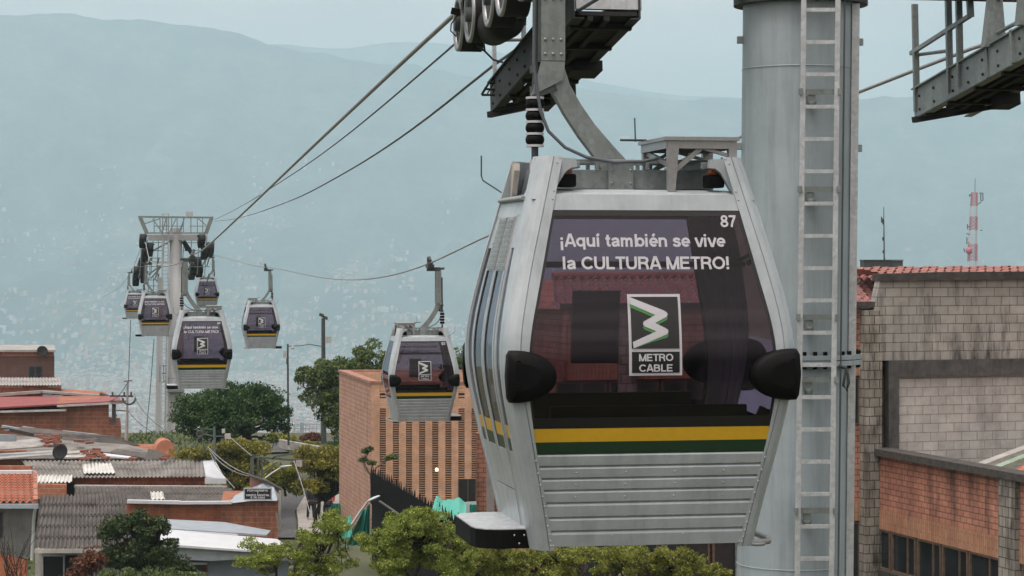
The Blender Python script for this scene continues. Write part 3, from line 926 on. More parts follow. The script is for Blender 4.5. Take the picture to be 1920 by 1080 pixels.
# ================================================================ NEAR TOWER
def Zp(py, Y): return -(py - 480) / F * Y
TW = P(1494.5, 480, 18.9)
near = empty('ropeway_tower', (TW.x - .045, TW.y, -14.6), 0, 'thick grey steel pole of the near tower with a ladder up its front', 'tower')
def rel(p): return Vector(p) - near.location
lean = (1496 - 1484) / 1060.0
def axis(z):                       # centre of the pole at height z
    return Vector((TW.x + lean * (z + .4), TW.y, z))
pm = MB()
m_pole = mat_plain('painted_pole', (0.315, 0.385, 0.415), 0.5, var=0.10, scale=1.6, streak=0.26)
zs = [-14.6, -9, -6, -2.56, -2.53, -2.50, 0, 1.52, 1.535, 1.55, 2.08]
rows = []
for z in zs:
    c = rel(axis(z)); r_ = .472
    rows.append([c + Vector((math.cos(a), math.sin(a), 0)) * r_ for a in [2 * math.pi * k / 64 for k in range(65)]])
pm.grid(rows)
for z in (-2.53, 1.535):                            # weld seams
    c = rel(axis(z)); pm.grid([[c + Vector((math.cos(a) * r_, math.sin(a) * r_, h)) for a in [2 * math.pi * k / 64 for k in range(65)]] for r_, h in ((.470, -.008), (.478, 0), (.470, .008))])
pm.build('pole', m_pole, near)
fl = MB()
def ring(mb, z0, z1, r0, r1, mi=0):
    c = rel(axis(z0)); c1 = rel(axis(z1))
    rows = [[cc + Vector((math.cos(a), math.sin(a), 0)) * rr for a in [2 * math.pi * k / 48 for k in range(49)]] for cc, rr in ((c, r1), (c, r0), (c1, r0), (c1, r1))]
    mb.grid(rows, mi, False)
ring(fl, -.885, -.845, .535, .46); ring(fl, -.838, -.80, .535, .46)
for k in range(36):
    a = 2 * math.pi * k / 36
    c = rel(axis(-.80)) + Vector((math.cos(a), math.sin(a), 0)) * .505
    fl.lathe(c, [(.0, .03), (.018, .03), (.018, 0)], 6, 1, smooth=False)
    fl.lathe(c + Vector((0, 0, -.085)), [(.016, 0), (.016, -.025), (0, -.025)], 6, 1, smooth=False)
fl.build('bolted_flange', [m_pole, M['rubber']], near)
fl = MB(); ring(fl, 2.06, 2.12, .55, .46); ring(fl, 2.13, 2.20, .52, .46)
fl.build('head_flange', M['galv_dark'], near)
for px_, py_, sg in ((1384, 75, -1), (1610, 79, 1), (1607, 278, 1), (1381, 274, -1)):
    z = Zp(py_, 18.9); c = rel(axis(z))
    lg = MB(); lg.box(min(sg * .46, sg * .52) + c.x, max(sg * .46, sg * .52) + c.x, c.y - .02, c.y + .02, c.z - .03, c.z + .03)
    lg.build('lifting_lug', m_pole, near, bevel=.006)
# ladder
YL = 18.28
lad = MB()
def lx(px_, z): return rel(P(px_, 480, YL)).x + lean * (z - 2.0)
zb, zt = -12.0, 2.35
for px_ in (1507, 1571):
    lad.bar((lx(px_, zb), YL - TW.y, zb + 14.6), (lx(px_, zt), YL - TW.y, zt + 14.6), .042, .03, up=(0, 1, 0))
lad_o = lad.build('ladder', M['galv_lite'], near, bevel=.004)
z = Zp(18.5, YL)
k = 0
while z > -4.2:
    rg = MB(); rg.bar((lx(1507, z) + .02, YL - TW.y, z + 14.6), (lx(1571, z) - .02, YL - TW.y, z + 14.6), .026, .03)
    rg.build('rung', M['galv_lite'], lad_o)
    z -= .2573; k += 1
for py_ in (172, 355, 595, 712, 958):
    z = Zp(py_, YL)
    bk = MB()
    x0, x1 = lx(1500, z), lx(1579, z)
    bk.box(x0, x1, YL - TW.y + .02, YL - TW.y + .032, z + 14.6 - .022, z + 14.6 + .022)
    for q in (x0, x1 - .03): bk.box(q, q + .03, YL - TW.y - .03, YL - TW.y + .02, z + 14.6 - .026, z + 14.6 + .026)
    xm = lx(1525, z)
    bk.box(xm - .03, xm + .03, YL - TW.y + .032, YL - TW.y + .15, z + 14.6 - .075, z + 14.6 - .022)
    bk.lathe((xm, YL - TW.y + .05, z + 14.6 - .10), [(.0, -.02), (.03, -.015), (.042, .02), (.04, .025)], 12)
    bk.build('ladder_bracket', M['galv'], near)
hk = MB()
c = rel(P(1587, 690, 18.35))
hk.tube([c + Vector((0, 0, .0)), c + Vector((.012, 0, -.05)), c + Vector((.02, 0, -.12)), c + Vector((.0, 0, -.18)), c + Vector((-.025, 0, -.14)), c + Vector((-.01, 0, -.05)), c + Vector((0, 0, 0))], .011, 7)
hk.tube([c + Vector((0, 0, .0)), c + Vector((-.06, 0, .02))], .012, 7)
hk.build('safety_hook', M['galv_dark'], near)
cb = MB(); cb.tube([(lx(1590, zb) , YL - TW.y + .18, zb + 14.6), (lx(1590, 2.1), YL - TW.y + .18, 16.7)], .008, 6)
cb.build('safety_line', M['rope_dark'], near)
ch = MB(); a = rel(axis(-12)); b_ = rel(axis(2.05))
ch.bar(a + Vector((.415, -.27, 0)), b_ + Vector((.415, -.27, 0)), .06, .05, up=(0, 1, 0))
ch.build('cable_duct', M['galv_lite'], near)
# crossarm (its underside just shows at the top of the picture)
ca = MB()
a = Vector((TW.x, TW.y, 2.20)); 
ca.hexa([rel(a + EX * x + U * y + Vector((0, 0, z))) for z in (0.03, .52) for x, y in ((-3.4, -.25), (3.4, -.25), (3.4, .25), (-3.4, .25))])
ca.hexa([rel(a + EX * x + U * y + Vector((0, 0, z))) for z in (-.085, .02) for x, y in ((.62, -.28), (3.4, -.28), (3.4, -.12), (.62, -.12))])
ca.build('crossarm', M['galv_dark'], near)

# ---- catwalks along the sheave trains, both dipping 7.6 degrees towards the valley
TAU = R(7.6)
AL = -U * math.cos(TAU) + Vector((0, 0, 1)) * math.sin(TAU)      # towards the camera and up
HU = Vector((0, 0, 1)) * math.cos(TAU) + U * math.sin(TAU)
def frame(O):
    return lambda a, c, h: rel(O + AL * a + EX * c + HU * h)
def slab(mb, fr, a0, a1, c0, c1, h0, h1, mi=0):
    mb.hexa([fr(a1, c0, h0), fr(a1, c1, h0), fr(a0, c1, h0), fr(a0, c0, h0), fr(a1, c0, h1), fr(a1, c1, h1), fr(a0, c1, h1), fr(a0, c0, h1)], mi)

def catwalk(O, Wd, left, L=6.2):
    if left: L = 3.46
    fr = frame(O)
    cw = MB()
    # side channels, flanges
    for c in (0, Wd):
        slab(cw, fr, .10 if c else 0, L, c - .006, c + .006, 0, .25, 0)
        slab(cw, fr, .10 if c else 0, L, c - (.0 if c == 0 else .07), c + (.07 if c == 0 else 0), -.006, .004, 0)
        slab(cw, fr, .10 if c else 0, L, c - (.03 if c == 0 else .07), c + (.07 if c == 0 else .03), .25, .262, 0)
    for a in (.15, .5, .95, 1.3, 1.62, 1.95, 2.4):
        for h in (.05, .17): cw.lathe(fr(a, -.006, h), [(.014, 0), (.012, .012), (0, .014)], 6, 1, axis=-EX)
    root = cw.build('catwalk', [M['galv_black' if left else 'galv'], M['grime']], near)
    g = MB()
    # end brace
    g.bar(fr(.0, -.02, -.02), fr(.62, Wd, -.01), .05, .05, 0)
    g.bar(fr(.22, .02, .0), fr(.62, Wd, .02), .04, .04, 0)
    holes = ((1.45, 1.62), (1.84, 1.98), (2.2, 2.42)) if left else ()
    a = .42
    while a < L:                                    # floor planks seen from below
        open_ = any(h0 <= a < h1 for h0, h1 in holes)
        if open_:
            slab(g, fr, a, a + .085, .30, Wd - .02, .02, .05, 0)
            slab(g, fr, a, a + .085, .02, .17, .02, .05, 0)
        elif left and .84 < a < 1.10: slab(g, fr, a, a + .085, .31, Wd - .03, .02, .05, 0)
        else: slab(g, fr, a, a + .085, .02, Wd - .02, .02, .05, 0)
        a += .095
    for a in [x_ for x_ in (.75, 1.35, 1.95, 2.55, 3.2, 4.0, 5.0) if x_ < L]:
        slab(g, fr, a, a + .05, .01, Wd - .01, -.03, .015, 0)
    for c_ in (.2, .45): slab(g, fr, .5, L, Wd * c_, Wd * c_ + .04, -.02, .015, 0)
    slab(g, fr, .9, 1.15, Wd - .14, Wd + .02, -.10, .01, 0)
    slab(g, fr, 1.75, 2.05, Wd - .20, Wd + .04, -.07, .01, 0)
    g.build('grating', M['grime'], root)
    hr = MB()
    if left:
        for a in (.05, 1.4):
            hr.bar(fr(a, .03, .0), fr(a, .03, 1.25) , .045, .03, 0, up=EX)
        hr.tube([fr(.05, .03, .62), fr(.05, Wd, .64)], .02, 8)
        hr.tube([fr(.05, .03, 1.2), fr(L, .03, 1.2)], .02, 8)
        hr.bar(fr(2.35, Wd + .0, .26), fr(2.35, Wd + .0, 1.2), .045, .03, 0, up=EX)
        # beam crossing at the near end of the part in view
        slab(hr, fr, 3.40, 3.44, .02, Wd + .02, .07, .42, 0)
    else:
        P_ = ((.05, 1.0), (.86, 1.0), (1.10, 1.0))
        for a, h in P_:
            b0 = fr(a, .0, .05); hr.bar(b0, b0 + Vector((-.02, 0, .95)), .05, .04, 0, up=U)
        hr.bar(fr(.02, -.02, .58), fr(1.45, -.02, .585), .03, .035, 0)
        b0 = fr(1.45, -.02, .57); hr.bar(b0, b0 + Vector((-.02, 0, .4)), .05, .04, 0, up=U)
        hr.tube([fr(.05, .02, .56), fr(.86, .02, .42)], .016, 8)
        for a, w0, w1 in ((1.78, .13, .075), (2.55, .17, .15)):
            b0 = fr(a, .03, .24); t = b0 + Vector((0.01, 0, .52))
            hr.hexa([b0 + EX * -w0 * .7 + U * -.05, b0 + EX * w0 * .7 + U * -.05, b0 + EX * w0 * .7 + U * .05, b0 + EX * -w0 * .7 + U * .05,
                     t + EX * -w1 * .5 + U * -.05, t + EX * w1 * .5 + U * -.05, t + EX * w1 * .5 + U * .05, t + EX * -w1 * .5 + U * .05])
        for h in (.35, .62): hr.tube([fr(1.8, .05, h), fr(2.6, .05, h - .02)], .018, 8)
        slab(hr, fr, 1.70, 1.74, -.015, .0, .0, .26); slab(hr, fr, 2.25, 2.29, -.03, .0, .0, .27)
    hr.build('handrail', M['galv_lite'] if left else M['galv'], root)
    if left:
        for c_ in (.10, .22, .38): g2 = MB(); g2.tube([fr(1.3, c_, .10), fr(2.8, c_, .12)], .03, 8); g2.build('pipe', M['grime'], root)
        for a in (1.5, 1.75, 2.05, 2.3): g2 = MB(); slab(g2, fr, a, a + .08, .04, Wd - .04, .08, .16); g2.build('cross_member', M['grime'], root)
    return fr, root
OA = P(921, 211, 19.5); OB = P(1716, 221, 20.4)
frA, cwA = catwalk(OA, .475, True)
frB, cwB = catwalk(OB, .49, False)
rk = MB()                                           # small wire rack hung outside the dark catwalk
q = lambda px_, py_: rel(P(px_, py_, 19.3))
for a, b_ in (((903, 178), (941, 178)), ((917, 155), (951, 157)), ((903, 178), (917, 155)), ((941, 178), (951, 157)), ((910, 167), (946, 168)), ((903, 178), (911, 164)), ((917, 155), (945, 118)), ((925, 155), (940, 132))):
    rk.tube([q(*a), q(*b_)], .011, 6)
for t in (.25, .5, .75): rk.tube([q(903 + 38 * t, 178), q(917 + 34 * t, 156)], .006, 5)
rk.build('wire_rack', M['grime'], cwA)
# sheave train of the left rope
tr = MB()
sh_pos = [(857, 18.72, 1.893), (878, 18.16, 1.912), (913, 17.3, 1.950), (937, 16.75, 1.973), (975, 16.0, 2.00), (1003, 15.45, 2.02)]
for a, b_ in ((0, 1), (2, 3), (4, 5)):
    pa, pb = sh_pos[a], sh_pos[b_]
    A_ = P(pa[0], 480, pa[1]) + EX * .24; B_ = P(pb[0], 480, pb[1]) + EX * .24
    A_.z = pa[2]; B_.z = pb[2]
    tr.bar(rel(A_ + (A_ - B_).normalized() * .12), rel(B_ + (B_ - A_).normalized() * .12), .03, .16)
for a, b_ in ((0.5, 2.5), (1.5, 4.5)):
    def at(t):
        i = int(t); f_ = t - i; pa, pb = sh_pos[i], sh_pos[min(i + 1, 5)]
        v = (P(pa[0], 480, pa[1]) * (1 - f_) + P(pb[0], 480, pb[1]) * f_) + EX * .29; v.z = pa[2] * (1 - f_) + pb[2] * f_ + .10; return v
    tr.bar(rel(at(a)), rel(at(b_)), .03, .14)
tr_o = tr.build('sheave_train', M['grime'], near)
for px_, Y, z in sh_pos:
    c = P(px_, 480, Y); c.z = z
    sv = MB()
    sv.lathe(rel(c), [(.225, .02), (.225, .20), (.19, .20), (.05, .17), (.0, .17)], 32, 0, axis=EX)
    sv.lathe(rel(c), [(.225, .02), (.222, .0), (.185, .0), (.18, .02)], 32, 1, axis=EX)
    sv.lathe(rel(c), [(.18, .02), (.09, .05), (.06, .05), (.06, -.02), (0, -.02)], 24, 2, axis=EX)
    sv.build('sheave', [M['grime'], M['alu'], M['galv_dark']], tr_o)
gd = MB()
c = P(948, 36, 17.6)
gd.lathe(rel(c), [(.0, -.01), (.14, .0), (.155, .02), (.155, .55), (0, .55)], 32, axis=U)
gd.box(rel(c).x - .14, rel(c).x + .16, rel(c).y - .0, rel(c).y + .5, rel(c).z, rel(c).z + .3)
gd.build('rope_catcher', M['grime'], tr_o)
gd = MB()
c = P(853, 18, 18.62)
gd.bar(rel(P(846, 20, 18.6)), rel(P(873, 26, 18.6)), .05, .05); gd.bar(rel(P(872, 18, 18.6)), rel(P(868, 46, 18.6)), .05, .05)
gd.tube([rel(P(860, 25, 18.55)), rel(P(846, 45, 18.55)), rel(P(845, 58, 18.55)), rel(P(855, 68, 18.55)), rel(P(858, 62, 18.55))], .006, 6)
gd.tube([rel(P(893, 85, 18.2)), rel(P(909, 96, 18.4)), rel(P(925, 112, 18.8)), rel(P(943, 117, 19.2))], .008, 6)
gd.tube([rel(P(903, 75, 18.2)), rel(P(907, 80, 18.3)), rel(P(909, 96, 18.4))], .008, 6)
gd.build('sensor_wiring', M['grime'], tr_o)

# ================================================================ FAR TOWER
FY = 164.8
FT = P(327, 480, FY)
far = empty('ropeway_tower', (FT.x, FT.y, -16.5), LB, 'distant grey ropeway tower with a wide railed head and black wheels', 'tower')
inv = Matrix.Rotation(-LB, 4, 'Z')
def fq(px_, py_, dy=0.0):                            # picture point on the tower's cross plane, dy metres further along the rope
    Y = FY + dy
    for _ in range(4):
        p = P(px_, py_, Y)
        l = inv @ (p - far.location)
        Y += (dy - l.y)
    p = P(px_, py_, Y)
    return inv @ (p - far.location)
c0, c1 = fq(328, 425), fq(327, 840)
m_far = mat_plain('far_tower_paint', (0.40, 0.42, 0.43), 0.6, var=0.05, streak=0.08)
mb = MB()
rows = []
for py_, hw in ((428, 11), (520, 12), (521, 14), (600, 16), (700, 17.5), (830, 18), (905, 18.5)):
    c = fq(330 - (py_ - 428) * .010, py_); r_ = hw * FY / F
    rows.append([c + Vector((math.cos(a) * r_, math.sin(a) * r_, 0)) for a in [2 * math.pi * k / 32 for k in range(33)]])
mb.grid(rows); mb.build('column', m_far, far)
mb = MB()
for x in (305, 316): mb.bar(fq(x, 400, -.9), fq(x - 4, 850, -.9), .10, .10)
py_ = 402
while py_ < 840:
    mb.bar(fq(305 - (py_ - 400) * .009, py_, -.9), fq(316 - (py_ - 400) * .009, py_, -.9), .05, .06); py_ += 7
mb.build('ladder', M['galv_lite'], far)
mb = MB(); mb.bar(fq(301, 520, -.2), fq(296, 838, -.2), .42, .35, up=(0, 1, 0)); mb.build('cable_tray', m_far, far)
mb = MB()                                              # crossarms
mb.hexa([fq(277, 451, -.4), fq(389, 451, -.4), fq(389, 451, .4), fq(277, 451, .4), fq(277, 439, -.4), fq(389, 439, -.4), fq(389, 439, .4), fq(277, 439, .4)])
mb.hexa([fq(270, 494, 6), fq(318, 494, 6), fq(318, 494, 6.6), fq(270, 494, 6.6), fq(270, 489, 6), fq(318, 489, 6), fq(318, 489, 6.6), fq(270, 489, 6.6)])
mb.build('crossarm', m_far, far, bevel=.03)
mb = MB()                                              # railed head frame
def fb(a, b_, w=.09, d0=0, d1=0): mb.bar(fq(a[0], a[1], d0), fq(b_[0], b_[1], d1), w, w)
for d in (-1.2, 1.2):
    fb((259, 406.5), (400, 408), .13, d, d); fb((274, 437), (388, 437), .10, d, d)
    fb((263, 408), (276, 439), .28, d, d); fb((397, 408), (386, 438), .28, d, d)
    for x in (289, 300, 312, 322, 332, 344, 358, 370, 380): fb((x, 408), (x, 438), .06, d, d)
    for a, b_ in (((270, 420), (300, 410)), ((286, 410), (304, 436)), ((318, 436), (330, 410)), ((336, 436), (346, 408)), ((345, 410), (340, 430)), ((372, 410), (386, 422)), ((311, 410), (305, 434))): fb(a, b_, .07, d, d)
    fb((288, 424), (345, 424), .05, d, d); fb((355, 424), (390, 424), .05, d, d)
for x in (262, 330, 398): fb((x, 407), (x, 407.3), .10, -1.2, 1.2)
mb.build('head_frame', M['galv'], far)
mb = MB(); mb.hexa([fq(349, 405, -1.3), fq(361, 405, -1.3), fq(361, 405, -1.2), fq(349, 405, -1.2), fq(349, 397, -1.3), fq(361, 397, -1.3), fq(361, 397, -1.2), fq(349, 397, -1.2)])
for x in (349, 361): mb.bar(fq(x, 397, -1.25), fq(x, 408, -1.25), .06, .06)
hp = mb.build('head_plate', m_far, far)
mb = MB()                                              # catwalk lattice below the arms
for x0, x1, sg in ((266, 308, 1), (345, 402, 1)):
    for d in (1.0, 6.0):
        for py_ in (455, 470, 484, 500): fb((x0 + (py_ - 455) * -.2, py_), (x1 + (py_ - 455) * -.2, py_), .05, d, d)
        for x in np.linspace(x0, x1, 5): fb((x, 450), (x - 4, 515), .055, d, d)
    for py_ in (484, 514): fb((x0 - 4, py_), (x0 - 8, py_ + 14), .08, 1, 9); fb((x1 - 10, py_), (x1 - 14, py_ + 14), .08, 1, 9)
for a, b_ in (((287, 470), (320, 452)), ((278, 515), (304, 496)), ((283, 522), (302, 500)), ((290, 525), (300, 497)), ((340, 452), (352, 470)), ((390, 480), (380, 497))): fb(a, b_, .11)
for x in (278, 288, 296, 304): fb((x, 520), (x, 548), .06, 4, 4)
for py_ in (525, 536, 547): fb((276, py_), (306, py_), .05, 4, 4)
for x in (281, 296): fb((x, 495), (x, 525), .05, 4, 4)
mb.build('catwalk', M['galv'], far)
mb = MB()
for a, b_ in (((344, 452), (360, 476)), ((346, 455), (352, 470))): mb.bar(fq(*a), fq(*b_), .30, .30)
mb.build('strut', M['grime'], far)
def train(xs, nm):
    t = MB(); 
    for (x, py_, d, r_) in xs: t.bar(fq(x, py_ - 2, d) + Vector((0, -1.0, 0)), fq(x, py_ + 3, d) + Vector((0, 1.0, 0)), .18, .30)
    for (x, py_, d, r_) in xs: t.bar(fq(x, py_, d), fq(x + (6 if x < 320 else -6), py_ - 12, d), .2, .25)
    o = t.build('sheave_train', M['grime'], far)
    for (x, py_, d, r_) in xs:
        for dd in (-.75, -.25, .25, .75):
            s_ = MB(); c = fq(x, py_, d) + Vector((-.22, dd, -dd * .2))
            s_.lathe(c, [(0, 0), (r_ * .6, -.04), (r_, 0), (r_, .42), (r_ * .6, .46), (0, .46)], 16, axis=(1, 0, 0)); s_.build('sheave', M['grime'], o)
    return o
train([(268, 452, -1.6, .36), (281, 468, -.6, .36), (272, 478, .6, .36), (266, 500, 3.4, .36), (257, 512, 5.2, .36), (270, 520, 4.5, .30), (255, 524, 6.4, .36)], 'l')
train([(378, 452, -1.0, .34), (394, 468, -1.8, .38), (384, 474, -.6, .36), (371, 496, 3.0, .42), (362, 502, 4.4, .40), (374, 508, 4.0, .34), (360, 514, 5.4, .30)], 'r')
mb = MB()
mb.hexa([fq(314, 735, -1.4), fq(346, 735, -1.4), fq(346, 735, .2), fq(314, 735, .2), fq(314, 731, -1.4), fq(346, 731, -1.4), fq(346, 731, .2), fq(314, 731, .2)])
for x in (316, 330, 344): mb.bar(fq(x, 732, -1.35), fq(x, 708, -1.35), .05, .05)
mb.bar(fq(314, 709, -1.35), fq(346, 709, -1.35), .05, .05); mb.bar(fq(314, 720, -1.35), fq(346, 720, -1.35), .05, .05)
for x in (300, 307): mb.bar(fq(x, 717, -.8), fq(x, 686, -.8), .07, .07)
for py_ in (686, 700, 716): mb.bar(fq(299, py_, -.8), fq(312, py_, -.8), .08, .08)
mb.build('service_platform', M['galv'], far)
mb = MB(); mb.box(-.9, .9, -.9, .9, -.5, 2.1); mb.build('plinth', mat_plain('concrete', (0.33, 0.33, 0.31), 0.9, var=0.15, scale=1.5), far, loc=fq(327, 905))
# counterweight-less hanging wires by the tower
for i, (a, b_, lab) in enumerate((((245, 600), (235, 830), 'thin dark wire hanging down left of the far tower, leftmost'), ((289, 636), (272, 832), 'thin dark wire hanging down beside the far tower shaft'))):
    mb = MB(); mb.tube([P(a[0], a[1], 160), P((a[0] + b_[0]) / 2 + 1, (a[1] + b_[1]) / 2, 160), P(b_[0], b_[1], 160), P(b_[0] - 1, b_[1] + 40, 160)], .03, 5)
    tag(mb.build('hanging_wire', M['rope_dark']), lab, 'cable', 'wires hanging by the far tower')
# ================================================================ TOWN MATERIALS
def brick(name, c1, c2, mortar, bw, bh, ms=.012, stain=.35, rough=.9, bmp=.5, vert=False, off=.5):
    m, n, b, L = newmat(name)
    tc = nd(n, 'ShaderNodeTexCoord'); sx = nd(n, 'ShaderNodeSeparateXYZ'); L.new(tc.outputs['Object'], sx.inputs[0])
    ad = nd(n, 'ShaderNodeMath', operation='ADD'); L.new(sx.outputs[0], ad.inputs[0]); L.new(sx.outputs[1], ad.inputs[1])
    cb = nd(n, 'ShaderNodeCombineXYZ')
    L.new(ad.outputs[0], cb.inputs[1 if vert else 0]); L.new(sx.outputs[2], cb.inputs[0 if vert else 1])
    t = nd(n, 'ShaderNodeTexBrick'); t.offset = off
    t.inputs['Scale'].default_value = 1.0
    t.inputs['Brick Width'].default_value = bw; t.inputs['Row Height'].default_value = bh
    t.inputs['Mortar Size'].default_value = ms; t.inputs['Mortar Smooth'].default_value = .2; t.inputs['Bias'].default_value = 0
    t.inputs['Color1'].default_value = (*c1, 1); t.inputs['Color2'].default_value = (*c2, 1); t.inputs['Mortar'].default_value = (*mortar, 1)
    L.new(cb.outputs[0], t.inputs['Vector'])
    f = noise_tex(n, 1.6, 6, .7)
    r1 = ramp(n, [(.3, (.72,) * 3), (.7, (1.18,) * 3)]); L.new(f, r1.inputs[0])
    out = mix(n, t.outputs['Color'], r1.outputs[0], 1.0, 'MULTIPLY')
    if stain:                                             # dark weather streaks running down
        f2 = noise_tex(n, 1.0, 6, .7, stretch(n, (2.2, 2.2, .35)))
        f3 = noise_tex(n, .5, 3, .6)
        r2 = ramp(n, [(.46, (0, 0, 0)), (.62, (1, 1, 1))]); L.new(f2, r2.inputs[0])
        r3 = ramp(n, [(.36, (0, 0, 0)), (.58, (1, 1, 1))]); L.new(f3, r3.inputs[0])
        mm = nd(n, 'ShaderNodeMath', operation='MULTIPLY'); L.new(r2.outputs[0], mm.inputs[0]); L.new(r3.outputs[0], mm.inputs[1])
        m2 = nd(n, 'ShaderNodeMath', operation='MULTIPLY'); L.new(mm.outputs[0], m2.inputs[0]); m2.inputs[1].default_value = stain
        out = mix(n, out, (.03, .028, .026), m2.outputs[0])
    L.new(out, b.inputs['Base Color']); b.inputs['Roughness'].default_value = rough
    b.inputs['Specular IOR Level'].default_value = .25
    bump(n, b, t.outputs['Fac'], bmp, -.01)
    return m
M['clay'] = brick('hollow_clay_brick', (.36, .148, .085), (.30, .118, .068), (.36, .26, .21), .42, .215, .012, .5)
M['clay_pink'] = brick('pink_brick', (.42, .20, .14), (.345, .16, .115), (.17, .095, .072), .26, .125, .013, .75)
M['clay_dark'] = brick('dark_brick', (.135, .072, .058), (.115, .060, .050), (.16, .10, .085), .24, .10, .012, .15)
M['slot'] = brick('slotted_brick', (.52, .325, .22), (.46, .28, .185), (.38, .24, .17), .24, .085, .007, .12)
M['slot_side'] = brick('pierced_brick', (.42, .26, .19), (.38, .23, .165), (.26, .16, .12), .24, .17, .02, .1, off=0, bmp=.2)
M['soldier'] = brick('upright_brick', (.40, .23, .14), (.35, .18, .11), (.22, .13, .10), .40, .085, .010, .3, vert=True)
M['block'] = brick('concrete_block', (.33, .33, .305), (.265, .265, .245), (.12, .12, .112), .39, .203, .010, 1.0)
M['block_pale'] = brick('pale_block', (.43, .425, .405), (.375, .37, .355), (.26, .23, .205), .39, .203, .010, .25)
M['split'] = brick('split_block', (.29, .28, .25), (.22, .215, .185), (.085, .075, .065), .25, .203, .012, 1.0, bmp=.8)
M['moss'] = mat_plain('mossy_concrete', (.055, .052, .048), .95, var=.35, scale=6, bmp=.5)
M['dark_conc'] = mat_plain('stained_concrete', (.075, .075, .072), .95, var=.3, scale=4, streak=.4)
M['conc'] = mat_plain('grey_concrete', (.30, .295, .28), .9, var=.2, scale=2)
M['stucco'] = mat_plain('grey_stucco', (.165, .17, .165), .9, var=.18, scale=1.5, streak=.25)
M['stucco_pale'] = mat_plain('pale_plaster', (.42, .41, .39), .9, var=.2, scale=2, streak=.2)
M['blue_wall'] = mat_plain('blue_grey_wall', (.17, .21, .26), .8, var=.1, scale=1)
M['white_metal'] = mat_plain('white_sheet', (.50, .54, .57), .45, var=.05, scale=2, streak=.08)
M['blue_metal'] = mat_plain('blue_grey_flashing', (.28, .33, .37), .5, var=.12, scale=2)
M['red_metal'] = mat_plain('red_sheet_roof', (.235, .045, .042), .5, var=.12, scale=1.5, streak=.15)
M['glass_win'] = mat_plain('window_pane', (.02, .025, .028), .08, var=.3, scale=1.5, spec=.6)
M['void'] = mat_plain('interior_shade', (.010, .010, .010), .9)  # near-black colour standing in for the shade inside doorways and slots
M['iron'] = mat_plain('painted_iron', (.055, .05, .045), .6, var=.2, scale=5)
M['dish'] = mat_plain('dish_black', (.013, .013, .014), .7, var=.2, scale=5, spec=.2)
M['rust'] = mat_plain('rusty_frame', (.12, .085, .06), .7, var=.3, scale=8)
def roof_mat(name, col, dirt, ds=.9, var=.3):
    m, n, b, L = newmat(name)
    f = noise_tex(n, 2.2, 7, .75); f2 = noise_tex(n, ds, 5, .7)
    r1 = ramp(n, [(.28, tuple(c * (1 - var) for c in col)), (.72, tuple(c * (1 + var) for c in col))]); L.new(f, r1.inputs[0])
    r2 = ramp(n, [(.42, (0, 0, 0)), (.68, (.85,) * 3)]); L.new(f2, r2.inputs[0])
    L.new(mix(n, r1.outputs[0], dirt, r2.outputs[0]), b.inputs['Base Color'])
    b.inputs['Roughness'].default_value = .92; b.inputs['Specular IOR Level'].default_value = .2
    return m
M['eternit'] = roof_mat('fibre_cement', (.20, .195, .185), (.095, .088, .080))
M['eternit_lite'] = roof_mat('pale_fibre_cement', (.31, .31, .30), (.20, .19, .18))
M['eternit_dark'] = roof_mat('dark_fibre_cement', (.105, .098, .092), (.05, .046, .043))
M['clear'] = roof_mat('translucent_sheet', (.50, .52, .50), (.38, .38, .35), var=.1)
M['tile'] = roof_mat('clay_roof_tile', (.44, .17, .105), (.34, .135, .09), ds=2.5)
M['tile_pink'] = roof_mat('weathered_roof_tile', (.27, .135, .12), (.20, .09, .078), ds=2.0)
M['asphalt'] = roof_mat('asphalt', (.085, .088, .09), (.065, .066, .068), ds=.4, var=.15)
M['paving'] = roof_mat('paving', (.30, .29, .27), (.22, .21, .19), ds=.6, var=.12)
M['teal'] = mat_plain('teal_tarpaulin', (.02, .20, .155), .5, var=.18, scale=1.2, bmp=.1)
M['teal_pale'] = mat_plain('pale_teal_tarpaulin', (.05, .33, .26), .5, var=.12, scale=1.0, bmp=.1)

def wavy(mb, p00, p10, p01, p11, pitch, amp, rows=1, step=.03, mi=0, k=6, rag=0.0):
    """ribbed roof sheet between an eave (p00-p10) and a ridge (p01-p11), overlapping rows stepping up to the ridge"""
    p00, p10, p01, p11 = map(Vector, (p00, p10, p01, p11))
    W = (p10 - p00).length; n_ = max(4, int(W / pitch * k))
    nr = (p10 - p00).cross(p01 - p00).normalized()
    if nr.z < 0: nr = -nr
    for r_ in range(rows):
        t0, t1 = r_ / rows, (r_ + 1) / rows + (.06 / rows if r_ < rows - 1 else 0)
        L_ = []
        for t, lift in ((t0, step), (t1, 0.0)):
            row = []
            for i in range(n_ + 1):
                u = i / n_
                q = (p00 + (p10 - p00) * u) * (1 - t) + (p01 + (p11 - p01) * u) * t
                h = amp * math.cos(2 * math.pi * u * W / pitch)
                rg = rag * math.sin(i * 12.9 + r_ * 7.7) if rag else 0
                row.append(q + nr * (h + lift + rg))
            L_.append(row)
        under = [[p - nr * .012 for p in row] for row in L_]
        mb.grid(L_, mi, True); mb.grid(under, mi, True)
        mb.grid([L_[0], under[0]], mi, False)
    return mb

def house(name, px, py, Y, label, cat='house', rz=0.0):
    o = empty(name, P(px, py, Y), rz, label, cat)
    o['base'] = 1; del o['base']
    iv = Matrix.Rotation(-rz, 4, 'Z')
    def q(px_, py_, Y_): return iv @ (P(px_, py_, Y_) - o.location)
    def w_(v): return iv @ (Vector(v) - o.location)
    return o, q, w_

def DV(x, d):
    '''depth direction of the terraced houses: they line the street, which runs off to the left'''
    return Vector(((min(x, 940) - 960) / F * 1.04 * d, d, 0))

